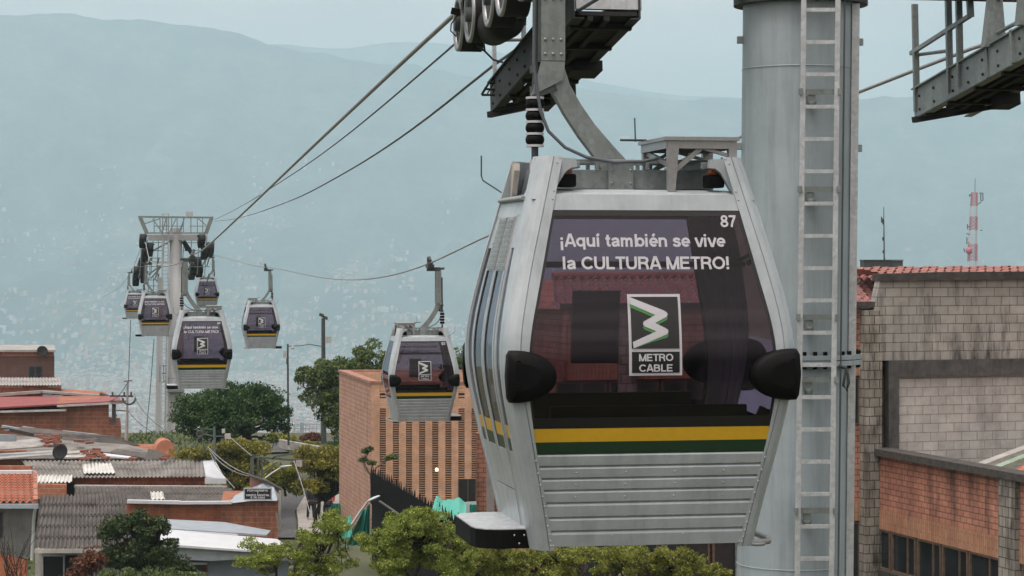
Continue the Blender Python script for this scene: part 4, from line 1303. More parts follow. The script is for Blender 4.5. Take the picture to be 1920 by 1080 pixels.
def wall_px(mb, q, x0, x1, yt0, yt1, yb, Y, depth, mi=0):
    """wall block: front face in the plane Y, sloping top from yt0 to yt1, running back depth metres"""
    a, b_, c, d = q(x0, yb, Y), q(x1, yb, Y), q(x1, yt1, Y), q(x0, yt0, Y)
    mb.poly_prism([a, b_, c, d], DV(x1, depth), mi)

def panel(mb, q, x0, y0, x1, y1, Y, t=.05, mi=0, x2=None, y2=None):
    a, b_, c, d = q(x0, y1, Y), q(x1, y1, Y), q(x1, y0, Y), q(x0, y0, Y)
    mb.poly_prism([a, b_, c, d], (0, t, 0), mi)

# ================================================================ LEFT HILLSIDE HOUSES
# dark brick house at the back, left
h, q, w_ = house('brick_house', 40, 735, 135, 'dark brown brick house with one small black window at the left edge')
mb = MB(); wall_px(mb, q, -120, 102, 668, 668, 760, 135, 7); mb.build('wall', M['clay_dark'], h)
mb = MB(); wall_px(mb, q, -120, 101, 660, 661, 668, 134.97, 7.0); mb.build('top_course', M['clay'], h)
mb = MB(); wall_px(mb, q, -125, 104, 655.5, 656, 660, 134.7, 7.5); mb.build('roof', M['eternit_lite'], h)
f = MB(); panel(f, q, 53, 686, 79, 709, 134.95, .06); fo = f.build('window', M['iron'], h)
f = MB(); panel(f, q, 55, 688, 65, 708, 134.93, .05); panel(f, q, 67, 688, 77, 708, 134.93, .05); f.build('pane', M['glass_win'], fo)
def dish(px, py, Y, r, label, tilt=(.4, -1, .5)):
    o = empty('satellite_dish', P(px, py, Y), 0, label, 'satellite dish', 'satellite dishes on the roofs')
    mb = MB(); ax = Vector(tilt).normalized()
    mb.lathe((0, 0, 0), [(r * t, r * .28 * t * t) for t in (0, .25, .5, .75, 1)] + [(r * 1.0, r * .30), (r * .75, r * .19), (r * .5, r * .10), (0, r * .02)], 20, axis=ax)
    mb.build('dish_bowl', M['dish'], o)
    mb = MB(); mb.tube([(0, 0, -r * 1.3), (0, .06, -r * .3), ax * -.02], .025, 6); mb.tube([ax * r * .1 + Vector((0, 0, -r * .8)), ax * r * .9], .012, 5); mb.build('dish_mast', M['galv_dark'], o)
dish(79, 659, 134.5, .32, 'dark dish on the roof edge of the dark brown brick house')
# grey strip roof below it
h, q, w_ = house('brick_house', 50, 760, 129, 'low brick house with a grey ribbed roof strip below the dark brown house')
mb = MB(); wall_px(mb, q, -120, 115, 722, 722, 770, 129, 5); mb.build('wall', M['clay'], h)
mb = MB(); wavy(mb, q(-122, 724, 128.6), q(117, 723, 128.6), q(-122, 708, 134), q(113, 708, 134), .177, .03, 2); mb.build('roof', M['eternit_lite'], h)
mb = MB()
for a, b_, y in ((-60, 40, 727), (90, 114, 727)): panel(mb, q, a, y - 3, b_, y, 128.9, .1)
mb.build('patch_sheet', M['stucco_pale'], h)
# orange brick house with the red roof
h, q, w_ = house('brick_house', 100, 835, 120, 'orange brick house with a flat red metal roof')
mb = MB(); wall_px(mb, q, -140, 110, 772, 771, 850, 120, 8); wall_px(mb, q, 109, 204, 757, 756, 850, 120.02, 7.9); wall_px(mb, q, 203.5, 227, 797, 799, 850, 120.04, 6); mb.build('wall', M['clay'], h)
mb = MB()
mb.poly_prism([q(-140, 774, 119.6), q(110, 771, 119.6), q(108, 760, 119.6), q(228, 754, 119.6), q(222, 745, 126), q(-140, 748, 126)], (0, 0, .08)); 
mb.build('roof', M['red_metal'], h)
mb = MB(); mb.bar(q(-140, 775.5, 119.5), q(124, 769, 119.5), .12, .10); mb.bar(q(107, 761.5, 119.5), q(231, 755, 119.5), .12, .10); mb.build('gutter', M['stucco_pale'], h)
mb = MB(); mb.bar(q(206, 752, 119.4), q(240, 752, 119.4), .06, .06); mb.box(*(lambda p: (p.x - .09, p.x + .09, p.y, p.y + .2, p.z - .5, p.z + .5))(q(213, 775, 119.7))); mb.tube([q(211, 760, 119.6), q(218, 780, 119.5), q(212, 790, 119.5), q(216, 796, 119.5)], .04, 5); mb.build('meter_box', M['iron'], h)
# gable of sheets above the red roof
h, q, w_ = house('brick_house', 100, 760, 127, 'brick house behind the red roof with pale metal gable sheets')
mb = MB(); mb.poly_prism([q(-120, 765, 127), q(195, 765, 127), q(200, 744, 127), q(80, 737, 127), q(-120, 752, 127)], DV(200, 5)); mb.build('wall', M['clay'], h)
mb = MB(); mb.bar(q(-120, 748, 126.8), q(80, 734, 126.8), .5, .13); mb.bar(q(78, 734, 126.8), q(206, 743.5, 126.8), .5, .13)
mb.build('roof', M['eternit_lite'], h)
mb = MB(); panel(mb, q, 80, 739, 97, 749, 126.6, .1); panel(mb, q, 98, 741, 118, 747, 126.55, .1); mb.build('patch_sheet', M['blue_metal'], h)
mb = MB(); mb.bar(q(188, 738, 126.5), q(207, 745, 126.5), .4, .14); mb.build('ridge_scrap', M['iron'], h)

# jumble of old grey roofs
h, q, w_ = house('brick_house', 160, 890, 108, 'old house under patched grey sheet roofs strewn with loose bricks')
mb = MB(); mb.poly_prism([q(-140, 895, 107.5), q(322, 895, 107.5), q(322, 862, 107.5), q(-140, 862, 107.5)], DV(322, 9)); wall_px(mb, q, -140, 50, 852, 844, 866, 107.4, .4); mb.build('wall', M['clay'], h)
def sheet(mb, pts, t=.05, mi=0): mb.poly_prism([q(*p) for p in pts], (0, 0, t), mi)
mb = MB()
wavy(mb, q(-140, 862, 107), q(320, 862, 107), q(-140, 800, 117), q(262, 838, 117), .9, .008, 1)
mb.build('roof', M['eternit'], h)
JS = [((( -140, 842, 108.2), (86, 823, 110.5), (93, 838, 108.8), (-140, 856, 107.2)), 'eternit_lite'),
      (((40, 802, 114), (215, 820, 112.6), (262, 837, 112.4), (110, 829, 112.3), (30, 812, 112.8)), 'eternit_dark'),
      (((-140, 862, 106.8), (115, 845, 107.6), (150, 851, 107), (-140, 872, 106.2)), 'eternit_lite'),
      (((95, 826, 110.6), (240, 836, 110.4), (300, 851, 108.4), (112, 848, 108.6)), 'eternit'),
      (((112, 850, 107.6), (165, 846, 107.9), (178, 858, 106.9), (118, 860, 106.9)), 'stucco_pale'),
      (((195, 852, 108.2), (246, 858, 107.6), (243, 861, 107.4), (192, 856, 107.8)), 'white_metal'),
      (((200, 840, 109.8), (330, 861, 107.4), (326, 868, 106.8), (210, 852, 108.6)), 'eternit_dark')]
for i, (pts, mt) in enumerate(JS):
    mb = MB(); mb.poly_prism([q(px_, py_ - i * .0, Y_ - .12 * i) for px_, py_, Y_ in pts], (0, 0, .06)); mb.build('roof_sheet', M[mt], h)
mb = MB(); mb.bar(q(-140, 812, 107.0), q(16, 803, 107.0), .3, .08); mb.bar(q(18, 806, 107.2), q(62, 816, 108), .14, .16); mb.build('ridge_beam', M['iron'], h)
mb = MB(); panel(mb, q, -20, 815, 30, 828, 107.8, .1); mb.build('patch_sheet', M['blue_metal'], h)
mb = MB(); mb.bar(q(-140, 860, 106.2), q(112, 849, 107.0), .22, .10); mb.build('gutter', M['blue_metal'], h)
mb = MB()
for a, b_ in (((4, 801), (40, 807)), ((42, 803), (86, 810)), ((88, 809), (115, 813)), ((117, 811), (172, 817)), ((173, 817), (216, 824))):
    mb.bar(q(a[0], a[1], 117.5), q(b_[0], b_[1], 117.5), .3, .22)
mb.build('flashing', M['blue_metal'], h)
proto = MB(); proto.box(-.19, .19, -.10, .10, 0, .11); bp = proto.build('loose_brick', mat_plain('loose_brick_clay', (.20, .075, .05), .9, var=.25, scale=3), bevel=.012)
BR = [(76, 819), (82, 822), (88, 825), (84, 828), (92, 831), (101, 824), (105, 827), (108, 831), (104, 819), (112, 836), (89, 838), (146, 828), (150, 829.5), (168, 832), (158, 848), (164, 852), (170, 854), (176, 850), (181, 845), (184, 850), (186, 854), (190, 857), (198, 860), (172, 858), (155, 862), (163, 862), (240, 864), (250, 862), (305, 862), (312, 858), (96, 822), (109, 823)]
for i, (x, y) in enumerate(BR):
    o = bp if i == 0 else bp.copy()
    if i: COL.objects.link(o)
    o.location = P(x, y, 105.4 + (862 - y) * .10); o.rotation_euler = (rnd.uniform(-.15, .15), rnd.uniform(-.15, .15), rnd.uniform(-.8, .8))
    tag(o, 'loose brown brick weighing down the old patched grey roofs', 'brick', 'loose bricks lying on the old grey roofs')
dish(114, 848, 105.6, .37, 'large black dish facing the camera on the old patched roofs', (-.2, -1, .35))
# round brick gable
h, q, w_ = house('brick_parapet', 309, 865, 109, 'rounded orange brick parapet at the end of the old grey roofs', 'parapet')
mb = MB(); c = q(308, 852, 109)
mb.poly_prism([c + Vector((-.42 + .0, 0, -.6)), c + Vector((.52, 0, -.6))] + [c + Vector((.05 + .47 * math.cos(a), 0, .15 + .53 * math.sin(a))) for a in [math.pi * k / 14 for k in range(15)]], (-.35, 1.6, 0)); mb.build('wall', mat_plain('orange_render', (.40, .17, .10), .9, var=.18, scale=2), h)
mb = MB(); mb.poly_prism([q(270, 866, 106.6), q(322, 866, 106.6), q(300, 850, 107.6), q(278, 845, 107.8)], (0, 0, .1)); mb.build('roof', M['iron'], h)

# long ribbed roof with the white end sheet
h, q, w_ = house('brick_house', 240, 925, 102.5, 'brick house under a long grey ribbed roof with a white sheet at its right end')
mb = MB(); wall_px(mb, q, 62, 386, 892, 894, 930, 103.2, 4); mb.build('wall', M['clay'], h)
mb = MB(); wavy(mb, q(62, 897, 102.6), q(386, 895, 102.6), q(40, 864, 106.4), q(383, 863, 106.4), .177, .035, 2, rag=.004); mb.build('roof', M['eternit'], h)
mb = MB(); wavy(mb, q(156, 889.5, 103.0), q(217, 889.5, 103.0), q(154, 868, 105.6), q(208, 868, 105.6), .177, .035, 1, step=.06); mb.build('clear_sheet', M['clear'], h)
mb = MB(); mb.poly_prism([q(386, 896, 102.5), q(424, 903, 102.5), q(402, 865, 106.4), q(380, 865, 106.4)], (0, 0, .08)); panel(mb, q, 384, 897, 424, 907, 102.45, .08); mb.build('end_sheet', M['white_metal'], h)
mb = MB(); wavy(mb, q(66, 906, 101.4), q(135, 905, 101.4), q(70, 891, 102.5), q(136, 891, 102.5), .177, .04, 1); mb.build('awning', M['clear'], h)
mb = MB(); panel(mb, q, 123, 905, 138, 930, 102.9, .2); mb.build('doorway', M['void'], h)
# second ribbed roof, running to the sign house
h, q, w_ = house('brick_house', 280, 955, 98.5, 'house under a narrow dark ribbed roof above the long low brick wall')
mb = MB(); wall_px(mb, q, 140, 466, 934, 938, 960, 99.6, 4); wall_px(mb, q, 64, 125, 908, 909, 935, 101, 1.5); mb.build('wall', M['clay'], h)
mb = MB(); wavy(mb, q(138, 938, 99.0), q(470, 942, 98.6), q(142, 911, 102.0), q(428, 913, 102.0), .177, .035, 2, rag=.006); mb.build('roof', M['eternit_dark'], h)
mb = MB(); wavy(mb, q(283, 939, 98.7), q(310, 939, 98.7), q(282, 922, 100.6), q(306, 922, 100.6), .177, .035, 1, step=.07); mb.build('clear_sheet', M['clear'], h)
mb = MB(); mb.bar(q(140, 912, 101.9), q(426, 914, 101.9), .35, .12); mb.build('ridge_mortar', M['conc'], h)
# big dark ribbed roof, bottom left
h, q, w_ = house('plaster_house', 160, 1100, 91, 'house with a large dark ribbed roof and a dark open doorway below')
mb = MB(); wall_px(mb, q, 66, 250, 1034, 1034, 1190, 92.4, 4); mb.build('wall', M['stucco_pale'], h)
mb = MB(); wavy(mb, q(64, 1031, 91.3), q(250, 1031, 91.3), q(77, 929, 98.4), q(236, 929, 98.4), .177, .06, 5, step=.06, rag=.006); mb.build('roof', M['eternit_dark'], h)
mb = MB(); mb.bar(q(65, 1033, 91.2), q(262, 1033, 91.2), .05, .17); mb.build('fascia_board', M['stucco_pale'], h)
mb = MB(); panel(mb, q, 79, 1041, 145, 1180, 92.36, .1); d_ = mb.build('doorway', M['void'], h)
mb = MB()
for a, b_ in (((80, 1042), (122, 1042)), ((80, 1042), (80, 1175)), ((120, 1042), (119, 1175))): mb.bar(q(a[0], a[1], 92.3), q(b_[0], b_[1], 92.3), .05, .05)
mb.build('door_frame', M['galv_lite'], d_)
# clay tile house, left edge
h, q, w_ = house('stucco_house', 20, 1095, 79, 'grey stucco house with a red clay tile roof at the lower left edge')
mb = MB(); wall_px(mb, q, -140, 62, 950, 950, 1045, 79.6, 5); mb.build('wall', M['stucco'], h)
mb = MB(); mb.poly_prism([q(-140, 1230, 79.55), q(52, 1230, 79.55), q(48, 1050, 79.55), q(-30, 1030, 79.55), q(-140, 1028, 79.55)], (0, .3, 0)); mb.build('lower_wall', mat_plain('orange_base', (.40, .15, .075), .9, var=.15, scale=2), h)
mb = MB(); wavy(mb, q(-140, 943, 79.0), q(66, 943, 79.0), q(-140, 889, 83.6), q(62, 889, 83.6), .225, .055, 11, step=.05); mb.build('roof', M['tile'], h)
mb = MB(); mb.bar(q(-140, 886, 83.7), q(62, 885, 83.7), .35, .12); mb.build('ridge_cap', M['white_metal'], h)
mb = MB(); mb.bar(q(-140, 878, 84.2), q(60, 879, 84.2), .2, .22); mb.build('back_course', M['clay'], h)
mb = MB(); mb.bar(q(66, 886, 83.6), q(67, 940, 79.0), .14, .16); mb.build('verge', M['clay_pink'], h)
mb = MB(); mb.bar(q(-140, 949, 78.8), q(72, 949, 78.8), .14, .15); mb.build('gutter', M['blue_metal'], h)
mb = MB(); mb.tube([q(66, 953, 78.9), q(63, 975, 79.3), q(62, 1000, 79.4), q(59.5, 1050, 79.4)], .055, 8); mb.build('downpipe', M['white_metal'], h)
mb = MB(); panel(mb, q, -40, 960, 4, 1009, 79.55, .08); wn = mb.build('window', M['iron'], h)
mb = MB(); panel(mb, q, -38, 962, 2, 1007, 79.53, .05); mb.build('pane', M['glass_win'], wn)
# the house with the sign
h, q, w_ = house('brick_house', 400, 1015, 95, 'low brick house with a black and white sign above its long wall')
mb = MB(); mb.poly_prism([q(415, 1010, 94.4), q(522, 1010, 94.4), q(522, 941, 94.4), q(415, 942, 94.4)], DV(522, 4.5)); mb.build('wall', M['clay'], h)
mb = MB(); mb.poly_prism([q(237, 1000, 94.42), q(415, 1000, 94.42), q(415, 944, 94.42), q(237, 944, 94.42)], (0, .3, 0)); mb.build('side_wall', brick('small_clay_brick', (.32, .115, .06), (.27, .09, .05), (.27, .14, .09), .30, .11, .010, .7), h)
mb = MB(); mb.bar(q(239, 940, 94.3), q(338, 942, 94.3), .3, .13); mb.bar(q(338, 942.5, 94.28), q(435, 942, 94.28), .3, .11); mb.build('coping', M['white_metal'], h)
mb = MB(); mb.poly_prism([q(466, 938, 95.2), q(526, 938, 95.2), q(526, 918, 95.2), q(500, 903, 95.2), q(469, 893, 95.2)], (0, .25, 0)); mb.build('gable', mat_plain('pink_plaster', (.36, .20, .15), .9, var=.2, scale=1.5), h)
mb = MB(); mb.bar(q(468, 892, 95.1), q(500, 902, 95.1), .4, .07); mb.bar(q(500, 902, 95.1), q(528, 918, 95.1), .4, .07); mb.build('gable_coping', M['iron'], h)
mb = MB(); mb.poly_prism([q(430, 944, 94.2), q(472, 939, 94.2), q(520, 939, 94.2), q(524, 930, 94.9), q(512, 912, 94.9), q(495, 905, 95.0), q(440, 930, 94.9)], (0, .06, .02)); mb.build('cover_sheet', M['blue_metal'], h)
mb = MB(); mb.bar(q(525, 920, 94.3), q(524, 998, 94.3), .10, .10); mb.bar(q(518, 962, 94.2), q(523, 996, 94.2), .05, .06, 0); mb.build('corner_post', M['conc'], h)
sg = empty('shop_sign', P(483.5, 926, 94.0), 0, 'small black sign with three lines of white capital letters on the brick house', 'sign')
k = 94.0 / F
mb = MB(); mb.box(-26.5 * k, 26.5 * k, -.03, .03, -11.5 * k, 11.5 * k); mb.build('sign_frame', M['galv_lite'], sg)
mb = MB(); mb.box(-24.5 * k, 24.5 * k, -.035, -.02, -9.5 * k, 9.5 * k); mb.build('sign_board', M['black'], sg)
tm = MB()
for body, z, wd in (('FOTOGRAFIA', 4.6, 39), ('Y', .6, 3.2), ('VIDEO DIGITAL', -4.0, 45), ('5 78 2324', -8.6, 27)):
    vs, fs = text_mesh(body, 3.6 * k, .24); x0 = min(v[0] for v in vs); x1 = max(v[0] for v in vs); kk = wd * k / (x1 - x0)
    tm.add([((v[0] - (x0 + x1) / 2) * kk, -.038 - v[2], v[1] + z * k) for v in vs], fs)
tm.build('sign_lettering', M['letter'], sg)
# white metal roof, bottom
h, q, w_ = house('metal_roof_shed', 440, 1095, 86, 'low shed with a bright white metal roof and blue grey walls', 'shed')
mb = MB(); mb.poly_prism([q(320, 1180, 86.3), q(540, 1180, 86.3), q(540, 1046, 86.3), q(320, 1046, 86.3)], DV(540, 4)); mb.build('wall', M['blue_wall'], h)
mb = MB(); mb.poly_prism([q(300, 1024, 85.5), q(505, 1039, 85.5), q(556, 1041, 85.5), q(520, 1015, 88.2), q(331, 999, 88.2), q(300, 996, 88.2)], (0, 0, .09)); mb.build('roof', M['white_metal'], h)
mb = MB(); mb.poly_prism([q(300, 1047, 85.7), q(345, 1049, 85.7), q(395, 1052, 85.7), q(440, 1049, 85.7), q(520, 1051, 85.7), q(550, 1051, 85.7), q(550, 1040, 85.7), q(505, 1037, 85.7), q(300, 1022, 85.7)], (0, .06, 0)); mb.build('curtain_sheet', M['blue_metal'], h)
mb = MB(); mb.poly_prism([q(300, 993, 88.6), q(500, 1006, 88.6), q(508, 998, 91.5), q(420, 982, 92.5), q(300, 976, 92.5)], (0, 0, .07)); mb.build('upper_sheet', M['blue_metal'], h)
mb = MB(); mb.bar(q(300, 995, 88.5), q(445, 1005, 88.5), .15, .12); mb.build('gutter', M['white_metal'], h)
mb = MB(); panel(mb, q, 358, 1055, 388, 1074, 86.2, .1); wn = mb.build('window', mat_plain('maroon_frame', (.20, .06, .07), .6), h)
mb = MB(); panel(mb, q, 360, 1060, 386, 1072, 86.15, .06); mb.build('pane', M['glass_win'], wn)
mb = MB(); panel(mb, q, 356, 1055, 388, 1058.5, 86.12, .06); mb.build('window_head', M['white_metal'], wn)

# ---- rooftop steel frame over the sign house and the street lamps
h, q, w_ = house('roof_frame', 500, 893, 97, 'dark green steel frame standing on the gable of the sign house', 'frame')
mb = MB()
for x, w0 in ((473, .14), (484, .07), (491, .07)): mb.bar(q(x, 856, 97 if x < 480 else 98.5), q(x, 896, 97 if x < 480 else 98.5), w0, w0)
for a, b_ in (((470, 856), (552, 863)), ((552, 863), (566, 862)), ((470, 857), (476, 853)), ((484, 860), (491, 860)), ((515, 856), (555, 850)), ((515, 856), (511, 861))): mb.bar(q(a[0], a[1], 97), q(b_[0], b_[1], 97), .09, .08)
for a, b_ in (((493, 884), (520, 866)), ((490, 892), (516, 872))): mb.bar(q(a[0], a[1], 98), q(b_[0], b_[1], 98), .05, .05)
mb.build('steel_frame', mat_plain('green_steel', (.06, .085, .075), .6, var=.2), h)
mb = MB(); mb.box(*(lambda p: (p.x - .13, p.x + .13, p.y - .1, p.y + .1, p.z - .14, p.z + .12))(q(561, 868, 97))); mb.build('meter_box', M['stucco_pale'], h)
mb = MB(); mb.tube([q(561, 862, 97), q(570, 866, 97), q(571, 878, 97), q(565, 885, 97), q(559, 878, 97), q(557, 866, 97)], .04, 6); mb.build('cable_coil', M['iron'], h)
def lamp_arm(name, a, b_, hd, Y, lab, head=(.28, .55), ang=0.0):
    o = empty(name, P(a[0], a[1], Y), 0, lab, 'street lamp', 'street lamps with pale heads')
    r_ = lambda x, y: P(x, y, Y) - o.location
    mb = MB(); mb.tube([r_(*a), r_((a[0] + b_[0]) / 2, (a[1] + b_[1]) / 2 - 1), r_(*b_)], .035, 8); mb.build('lamp_arm', M['galv_lite'], o)
    c = r_(*hd); mb = MB(); rows = []
    d = Vector((math.cos(ang), 0, math.sin(ang))); up = Vector((-math.sin(ang), 0, math.cos(ang)))
    for t, w0, h0 in ((-1, .05, .03), (-.85, .6, .5), (-.4, .9, .9), (.1, 1, 1), (.6, .85, .8), (.9, .5, .45), (1, .1, .05)):
        rows.append([c + d * (t * head[1] / 2) + (Vector((0, 1, 0)) * math.cos(s_) * w0 + up * math.sin(s_) * h0 * .45) * head[0] / 2 for s_ in [2 * math.pi * k_ / 14 for k_ in range(15)]])
    mb.grid(rows); mb.build('lamp_head', mat_plain('lamp_shell', (.42, .50, .55), .35, var=.08), o)
lamp_arm('street_lamp', (497, 897), (526, 877), (536, 874), 96, 'small bluish street lamp on a slanting arm above the sign house gable', (.16, .55), .12)
lamp_arm('street_lamp', (655, 990), (688, 942), (700, 935), 70, 'pale street lamp head on a slanting arm in front of the black fence', (.22, .45), .42)

# ---- road and pavement on the hill
def strip(name, mat_, left, right, lift, label=None, n_=30, thick=.10):
    """road surface between two lists of ground points (x, y)"""
    def res(pl):
        pl = np.array(pl); d = np.r_[0, np.cumsum(np.hypot(*np.diff(pl, axis=0).T))]; t = np.linspace(0, d[-1], n_)
        return np.c_[np.interp(t, d, pl[:, 0]), np.interp(t, d, pl[:, 1])]
    A, B = res(left), res(right)
    mb = MB(); rows = []
    for a, b_ in zip(A, B):
        pts = [a + (b_ - a) * t for t in (0, .33, .67, 1)]
        zz = [ground_z(*p) + lift for p in pts]
        rows.append([(pts[0][0], pts[0][1], zz[0] - thick)] + [(p[0], p[1], z) for p, z in zip(pts, zz)] + [(pts[3][0], pts[3][1], zz[3] - thick)])
    mb.grid(rows, 0, False)
    o = mb.build(name, mat_)
    return tag(o, kind='structure')
def gpt(px, py, it=40):
    """ground point seen at a photo pixel"""
    Y = 95.0
    for _ in range(it):
        p = P(px, py, Y); z = ground_z(p.x, Y)
        Yn = -z * F / (py - 480); Y += (Yn - Y) * .35
    p = P(px, py, Y); return (p.x, Y)
RL = [gpt(505, 1012), gpt(522, 985), gpt(526, 960), gpt(528, 938), (-11.8, 127.5), (-9.5, 129.5), (-5.0, 130)]
RR = [gpt(556, 1012), gpt(556, 985), gpt(553, 962), gpt(573, 930), (-9.2, 122.5), (-7.6, 124.2), (-4.6, 125)]
strip('road', M['asphalt'], RL, RR, .10)
strip('pavement', M['paving'], [(p[0] + .08, p[1]) for p in RR], [(p[0] + (3.0 if i < 5 else 2.6), p[1] - (0 if i < 3 else 2.2)) for i, p in enumerate(RR)], .22, thick=.2)
strip('road', M['asphalt'], [(-15.8, 131.5), (-14.6, 135), (-12.6, 139.5), (-9, 142)], [(-11.2, 132.5), (-10.8, 135), (-9.6, 138), (-6, 139)], .12)
mb = MB()
for a, b_ in (((526, 829), (548, 833)), ((548, 833), (600, 842)), ((600, 842), (630, 850))): mb.bar(P(a[0], a[1] + 3, 134), P(b_[0], b_[1] + 3, 132), .25, .5)
tag(mb.build('retaining_wall', M['conc']), 'low grey concrete kerb wall beside the upper path behind the trees', 'wall')

# ---- far railing and poles on the crest
h = empty('railing', P(575, 806, 141), 0, 'thin blue grey railing along the crest beyond the trees', 'railing')
q = lambda x, y, Y: P(x, y, Y) - h.location
mb = MB()
for i in range(9): mb.bar(q(552 + i * 7, 812, 141), q(552 + i * 7, 795, 141), .04, .04)
rp = mb.build('posts', M['blue_metal'], h); rp['kind'] = 'stuff'
mb = MB(); mb.bar(q(548, 797, 141), q(612, 795, 141), .05, .05); mb.bar(q(548, 804, 141), q(612, 803, 141), .04, .04); mb.bar(q(566, 812, 141), q(566, 792, 141), .25, .10); mb.build('rail', M['blue_metal'], h)
def pole(name, pts, r, mat_, lab, cat, group=None):
    o = empty(name, pts[-1], 0, lab, cat, group); b0 = Vector(pts[-1])
    mb = MB(); mb.tube([Vector(p) - b0 for p in pts], r, 10); mb.build('pole', mat_, o)
    return o, lambda x, y, Y: P(x, y, Y) - b0
Yp = 121
o, q = pole('lamp_post', [P(606, 597, Yp), P(606.5, 700, Yp), P(607, 830, Yp)], [.10, .12, .15], M['galv_dark'], 'thick grey post with two floodlights at its top, left of the brick building', 'lamp post')
mb = MB(); mb.bar(q(600, 591, Yp), q(613, 599, Yp), .07, .07); mb.bar(q(606, 598, Yp), q(606, 593, Yp), .06, .06); mb.build('bracket', M['iron'], o)
for x, y in ((603, 590), (610, 595)):
    mb = MB(); c = q(x, y, Yp); mb.hexa([c + Vector(v) for v in ((-.13, -.12, -.06), (.13, -.12, -.12), (.13, .1, -.12), (-.13, .1, -.06), (-.10, -.12, .10), (.12, -.12, .02), (.12, .1, .02), (-.10, .1, .10))]); mb.build('floodlight', M['iron'], o)
mb = MB(); mb.box(*(lambda p: (p.x - .14, p.x + .14, p.y - .08, p.y + .08, p.z - .16, p.z + .16))(q(616, 637, Yp - .2))); mb.build('notice_plate', M['stucco_pale'], o)
o, q = pole('lamp_post', [P(539.5, 645, 119), P(540, 740, 119), P(541, 835, 119)], [.05, .055, .06], M['galv_dark'], 'thin grey post with a small round camera, right of the round green tree', 'lamp post')
mb = MB(); mb.tube([q(540, 649, 119), q(565, 648, 119), q(580, 645.5, 119), q(606, 650, 119.5)], .025, 6); mb.build('cross_wire', M['iron'], o)
mb = MB(); mb.lathe(q(549, 652, 119), [(0, -.09), (.07, -.06), (.085, 0), (.06, .07), (.03, .10), (.02, .16)], 12); mb.build('dome_camera', M['letter'], o)
mb = MB(); mb.box(*(lambda p: (p.x - .10, p.x + .06, p.y - .12, p.y, p.z - .17, p.z + .17))(q(535, 664, 119))); mb.build('control_box', M['stucco_pale'], o); 
mb = MB(); mb.bar(q(539, 672, 118.9), q(539, 683, 118.9), .12, .10); mb.build('cable_box', M['iron'], o)
# utility pole by the orange brick house
o, q = pole('utility_pole', [P(239.5, 713, 115), P(238.5, 770, 115), P(236, 850, 115)], [.05, .06, .12], M['conc'], 'slim utility pole with a dark cable coil beside the orange brick house', 'utility pole')
mb = MB(); mb.bar(q(206, 742.5, 115), q(250, 743, 115), .08, .09); mb.bar(q(232, 715, 115), q(248, 713.5, 115), .05, .05)
for x in (211, 233, 246): mb.bar(q(x, 742, 115), q(x, 735, 115), .08, .08)
mb.bar(q(216, 769, 115), q(238, 771, 115), .05, .05); mb.build('crossarm', M['iron'], o)
mb = MB(); mb.tube([q(230 + 12 - 12 * math.cos(a), 746 + 12 * math.sin(a), 114.8) for a in [math.pi * k / 12 for k in range(13)]], .055, 6); mb.build('cable_coil', M['iron'], o)
# cluttered utility pole in front of the round tree
o, q = pole('utility_pole', [P(402, 800, 106), P(403, 850, 106), P(404, 880, 106)], [.06, .07, .08], mat_plain('green_post', (.07, .11, .10), .6), 'cluttered utility pole with boxes and struts in front of the round green tree', 'utility pole')
mb = MB()
for a, b_ in (((358, 843), (375, 816)), ((374, 812), (402, 818)), ((378, 803), (376, 820)), ((380, 803), (402, 806)), ((380, 820), (382, 850)), ((395, 822), (385, 842)), ((405, 830), (398, 842)), ((402, 818), (428, 818)), ((418, 806), (417, 815)), ((420, 804), (423, 806))): mb.bar(q(a[0], a[1], 106), q(b_[0], b_[1], 106), .06, .06)
mb.build('struts', mat_plain('green_strut', (.06, .09, .085), .6), o)
for x, y, w0, h0 in ((419, 808, .07, .09), (427, 818, .13, .12)):
    mb = MB(); mb.box(*(lambda p: (p.x - w0, p.x + w0, p.y - .08, p.y + .08, p.z - h0, p.z + h0))(q(x, y, 105.9))); mb.build('meter_box', M['stucco_pale'], o)
mb = MB(); mb.tube([q(375 + 6 * math.cos(a), 814 + 6 * math.sin(a), 106) for a in [2 * math.pi * k / 12 for k in range(13)]], .045, 6); mb.build('cable_coil', M['iron'], o)
WR = [((390, 838, 104), (430, 872, 100), (470, 890, 97), 'upper pale wire running down to the sign house frame'),
      ((392, 842, 104), (425, 876, 100), (470, 893, 97), 'lower pale wire running down to the sign house frame'),
      ((394, 850, 104), (412, 882, 101), (440, 915, 98), 'steep wire falling from the cluttered pole past the white sheet'),
      ((432, 820, 105), (452, 838, 102), (474, 856, 97), 'short wire from the cluttered pole to the top of the steel frame'),
      ((551, 864, 96), (568, 915, 92), (581, 962, 88), 'thin pale guy wire slanting down in front of the road'),
      ((240, 716, 114), (222, 742, 118), (205, 752, 119.3), 'thin wire from the slim pole to the red roofed house'),
      ((252, 738, 115), (272, 775, 112), (320, 815, 108), 'thin wire sagging from the slim pole toward the far tower foot'),
      ((240, 770, 115), (270, 800, 113), (312, 822, 110), 'lowest thin wire below the slim pole, ending near the rounded parapet')]
for a, m_, b_, lab in WR:
    mb = MB(); A, C_, B = P(*a), P(*m_), P(*b_)
    mb.tube([A * (1 - t) ** 2 + (C_ * 2 - (A + B) / 2) * 2 * t * (1 - t) + B * t * t for t in [k / 10 for k in range(11)]], .018, 5)
    tag(mb.build('wire', M['rope_dark'] if a[0] < 300 else M['rope']), lab, 'wire', 'thin wires over the houses')
